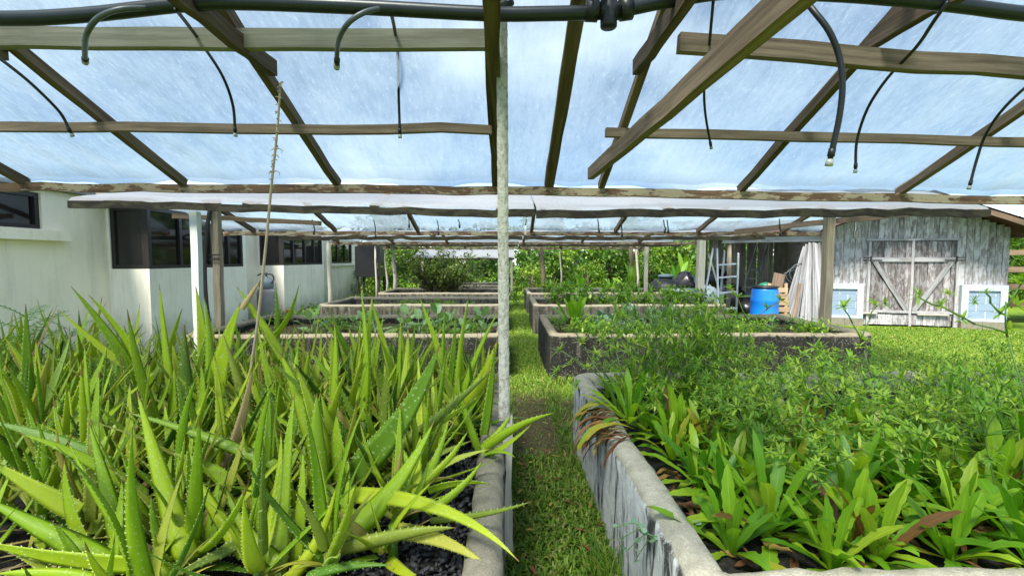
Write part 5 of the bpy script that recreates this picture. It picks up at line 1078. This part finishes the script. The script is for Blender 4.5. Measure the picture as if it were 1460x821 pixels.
TL = [ # proto, x, y, scale, label
 (0, 1.2, 24, 1.0, 'dark tree behind the path end'), (1, 4.3, 26, 1.1, 'leafy tree with a dark trunk above the grey bed'), (4, 7.2, 25, 1.0, 'long leaved tree beyond the slim pale post'), (0, 10.2, 25, 1.1, 'dark broad tree beyond the round water tank'), (1, 13.2, 25, 1.2, 'shaded tree behind the lean-to'),
 (2, 2.2, 20.5, 1.0, 'bright shrub at the far end of the path'), (2, 4.6, 20, 1.15, 'yellow green rounded shrub beyond the last grey bed'), (3, 3.3, 19, .9, 'low shrub beyond the last grey bed'), (2, 6.8, 20.5, 1.1, 'tall dense shrub beyond the slim pale post'), (3, 6.0, 19, 1.0, 'low bright shrub close to the slim pale post'), (2, 9.0, 19.5, 1.2, 'shrub over the round water tank'), (3, 1.0, 18.5, .8, 'small shrub beside the path end'), (2, 8.0, 17.5, .9, 'shrub at the open side of the lean-to'),
 (1, -2.0, 25, 1.0, 'tree behind the sparse bush'), (2, -.9, 22.5, 1.0, 'shrub beyond the low far film shelter'), (2, -3.6, 22, 1.1, 'shrub behind the sparse bush'), (0, -5.8, 24, 1.0, 'tree behind the square black tank'), (3, -5.2, 18.6, .9, 'low shrub under the square black tank'), (2, -4.8, 20.5, 1.0, 'shrub beyond the end of the house'),
 (4, 17.0, 15.5, .93, 'sunlit tree above the rusty shed roof'), (0, 19.5, 17.5, .95, 'darker tree past the shed roof edge'), (2, 14.4, 11.4, .9, 'shrub beside the dark timber rack'), (3, 12.9, 9.6, .8, 'low yellow green shrub at the shed corner'),
]
used_t = set()
for i, (k_, x, y, s, lb) in enumerate(TL):
    src = TP[k_]; o = src if k_ not in used_t else copy_tree(src); used_t.add(k_); o.location = (x, y, 0); s *= .70 if k_ in (0, 1, 4) else .9; o.scale = (s,) * 3; o.rotation_euler = (0, 0, i * 1.7); tag(o, lb + ', in the green garden edge', 'tree' if k_ in (0, 1, 4) else 'shrub', 'trees and shrubs round the garden')
# the sparse bush in the fourth bed
st = MB(); lf = MB(); rr = random.Random(71)
for i in range(60):
    a_ = rr.random() * 6.28; rd = rr.random() ** .6; P = [Vector((rr.gauss(0, .10), rr.gauss(0, .10), 0))]; d = Vector((math.cos(a_) * .85 * rd * 1.4, math.sin(a_) * .55 * rd, 1)).normalized(); L = rr.uniform(.9, 1.75)
    for q in range(8):
        P.append(P[-1] + d * (L / 8)); d = (d + Vector((rr.gauss(0, .14), rr.gauss(0, .14), rr.gauss(-.03 * rd, .08)))).normalized()
        if q > 1:
            for _ in range(14):
                p = P[-1] - d * rr.random() * L / 8 + Vector((rr.gauss(0, .04), rr.gauss(0, .04), rr.gauss(0, .04))); strip_leaf(lf, p, (rr.gauss(0, 1), rr.gauss(0, 1), rr.gauss(0, .7)), rr.uniform(.07, .12), .034, .4, rr.random(), 2, False, .1, None, None, rr)
    st.tube(P, [.010 * (1 - k_ / 10) for k_ in range(9)], 5)
st.v = [(a_ * 1.5, c_ * 1.2, e) for a_, c_, e in st.v]; lf.v = [(a_ * 1.5, c_ * 1.2, e * 1.05) for a_, c_, e in lf.v]
sb = thing('sparse_bush', (-2.15, 14.5, .36), 'large thin stemmed bush with small dull leaves growing in the distant bed', 'bush'); lf.build('foliage', M['dryleaf'], sb, (0, 0, 0)); st.build('stems', M['trunk'], sb, (0, 0, 0))
# long leaved garden plants and slender trunks
gp = [leafy(720 + i, 12, 1.5, .22, (4, 60), (.3, 1.3), .02, 0, .9, .2) for i in range(2)]
row('broad_leaf_shrub', gp, M['herb'], [(x, y, 0, s, lb) for x, y, s, lb in ((2.9, 18.2, .8, 'light green long leaved plant behind the last grey bed'), (4.9, 17.8, .9, 'spiky yellow green plant beside the slim pale post'), (6.4, 17.2, 1.0, 'banana like plant with long arching leaves near the round tank'), (7.3, 18.6, 1.1, 'tall banana like plant in the shade near the lean-to'), (3.9, 17.6, .6, 'small long leaved plant behind the last grey bed'), (1.7, 17.5, .5, 'small strappy plant by the path end'))], 'long leaved plants before the trees', 'plant')
for x, y, h_, r_, m_, lb in ((1.35, 17.5, 3.2, .09, 'trunk', 'dark slender tree trunk beyond the path end'), (5.0, 18.5, 3.2, .10, 'trunk', 'brown tree trunk beside the slim pale post'), (4.75, 15.2 + 1.6, 3.0, .05, 'paletrunk', 'thin pale mottled trunk beside the slim pale post'), (-3.85, 15.9, 3.0, .08, 'paletrunk', 'pale blotched trunk beside the square black tank'), (2.1, 18, 3, .035, 'paletrunk', 'very thin pale sapling beyond the path end'), (-4.15, 16.0, 2.6, .04, 'paletrunk', 'thin pale pole like sapling beside the square black tank')):
    t = thing('young_tree', (x, y, 0), lb, 'tree'); b = MB(); b.tube([(x, y, -.1), (x + .05, y, h_ * .3), (x - .03, y, h_ * .6), (x + .08, y, h_)], [r_, r_ * .9, r_ * .8, r_ * .6], 8); b.build('trunk', M[m_], t, None, True)
    q, _ = crown(int(x * 100) + 5, 1.2, .9, 14, 700, .16, z0=.0); q.v = [(a_ + x, c_ + y, e + h_ - .6) for a_, c_, e in q.v]; q.build('crown', M['treeleaf'], t)
# far wood
b = MB(); rr = random.Random(90)
for _ in range(420):
    cx, cy, cz = rr.uniform(-32, 36), rr.uniform(30, 35), rr.uniform(.1, 3.4); tone = rr.random() * .6
    for k_ in range(30):
        d = Vector((rr.gauss(0, 1), rr.gauss(0, 1), rr.gauss(0, 1))).normalized(); p = Vector((cx, cy, cz)) + d * .9 * rr.random() ** .4; s = d.orthogonal().normalized() * .22; l_ = d.cross(s).normalized() * .22; r = min(1, tone + .3 * rr.random())
        b.add([p - s, p + l_, p + s, p - l_], [(0, 1, 2, 3)], [(r, .1, .5, 0), (r, .4, 0, 0), (r, .7, .5, 0), (r, .4, 1, 0)])
tag(b.build('far_wood', M['treeleaf'], None, None), 'far green wood closing the garden behind the trees', 'wood', None, 'stuff')
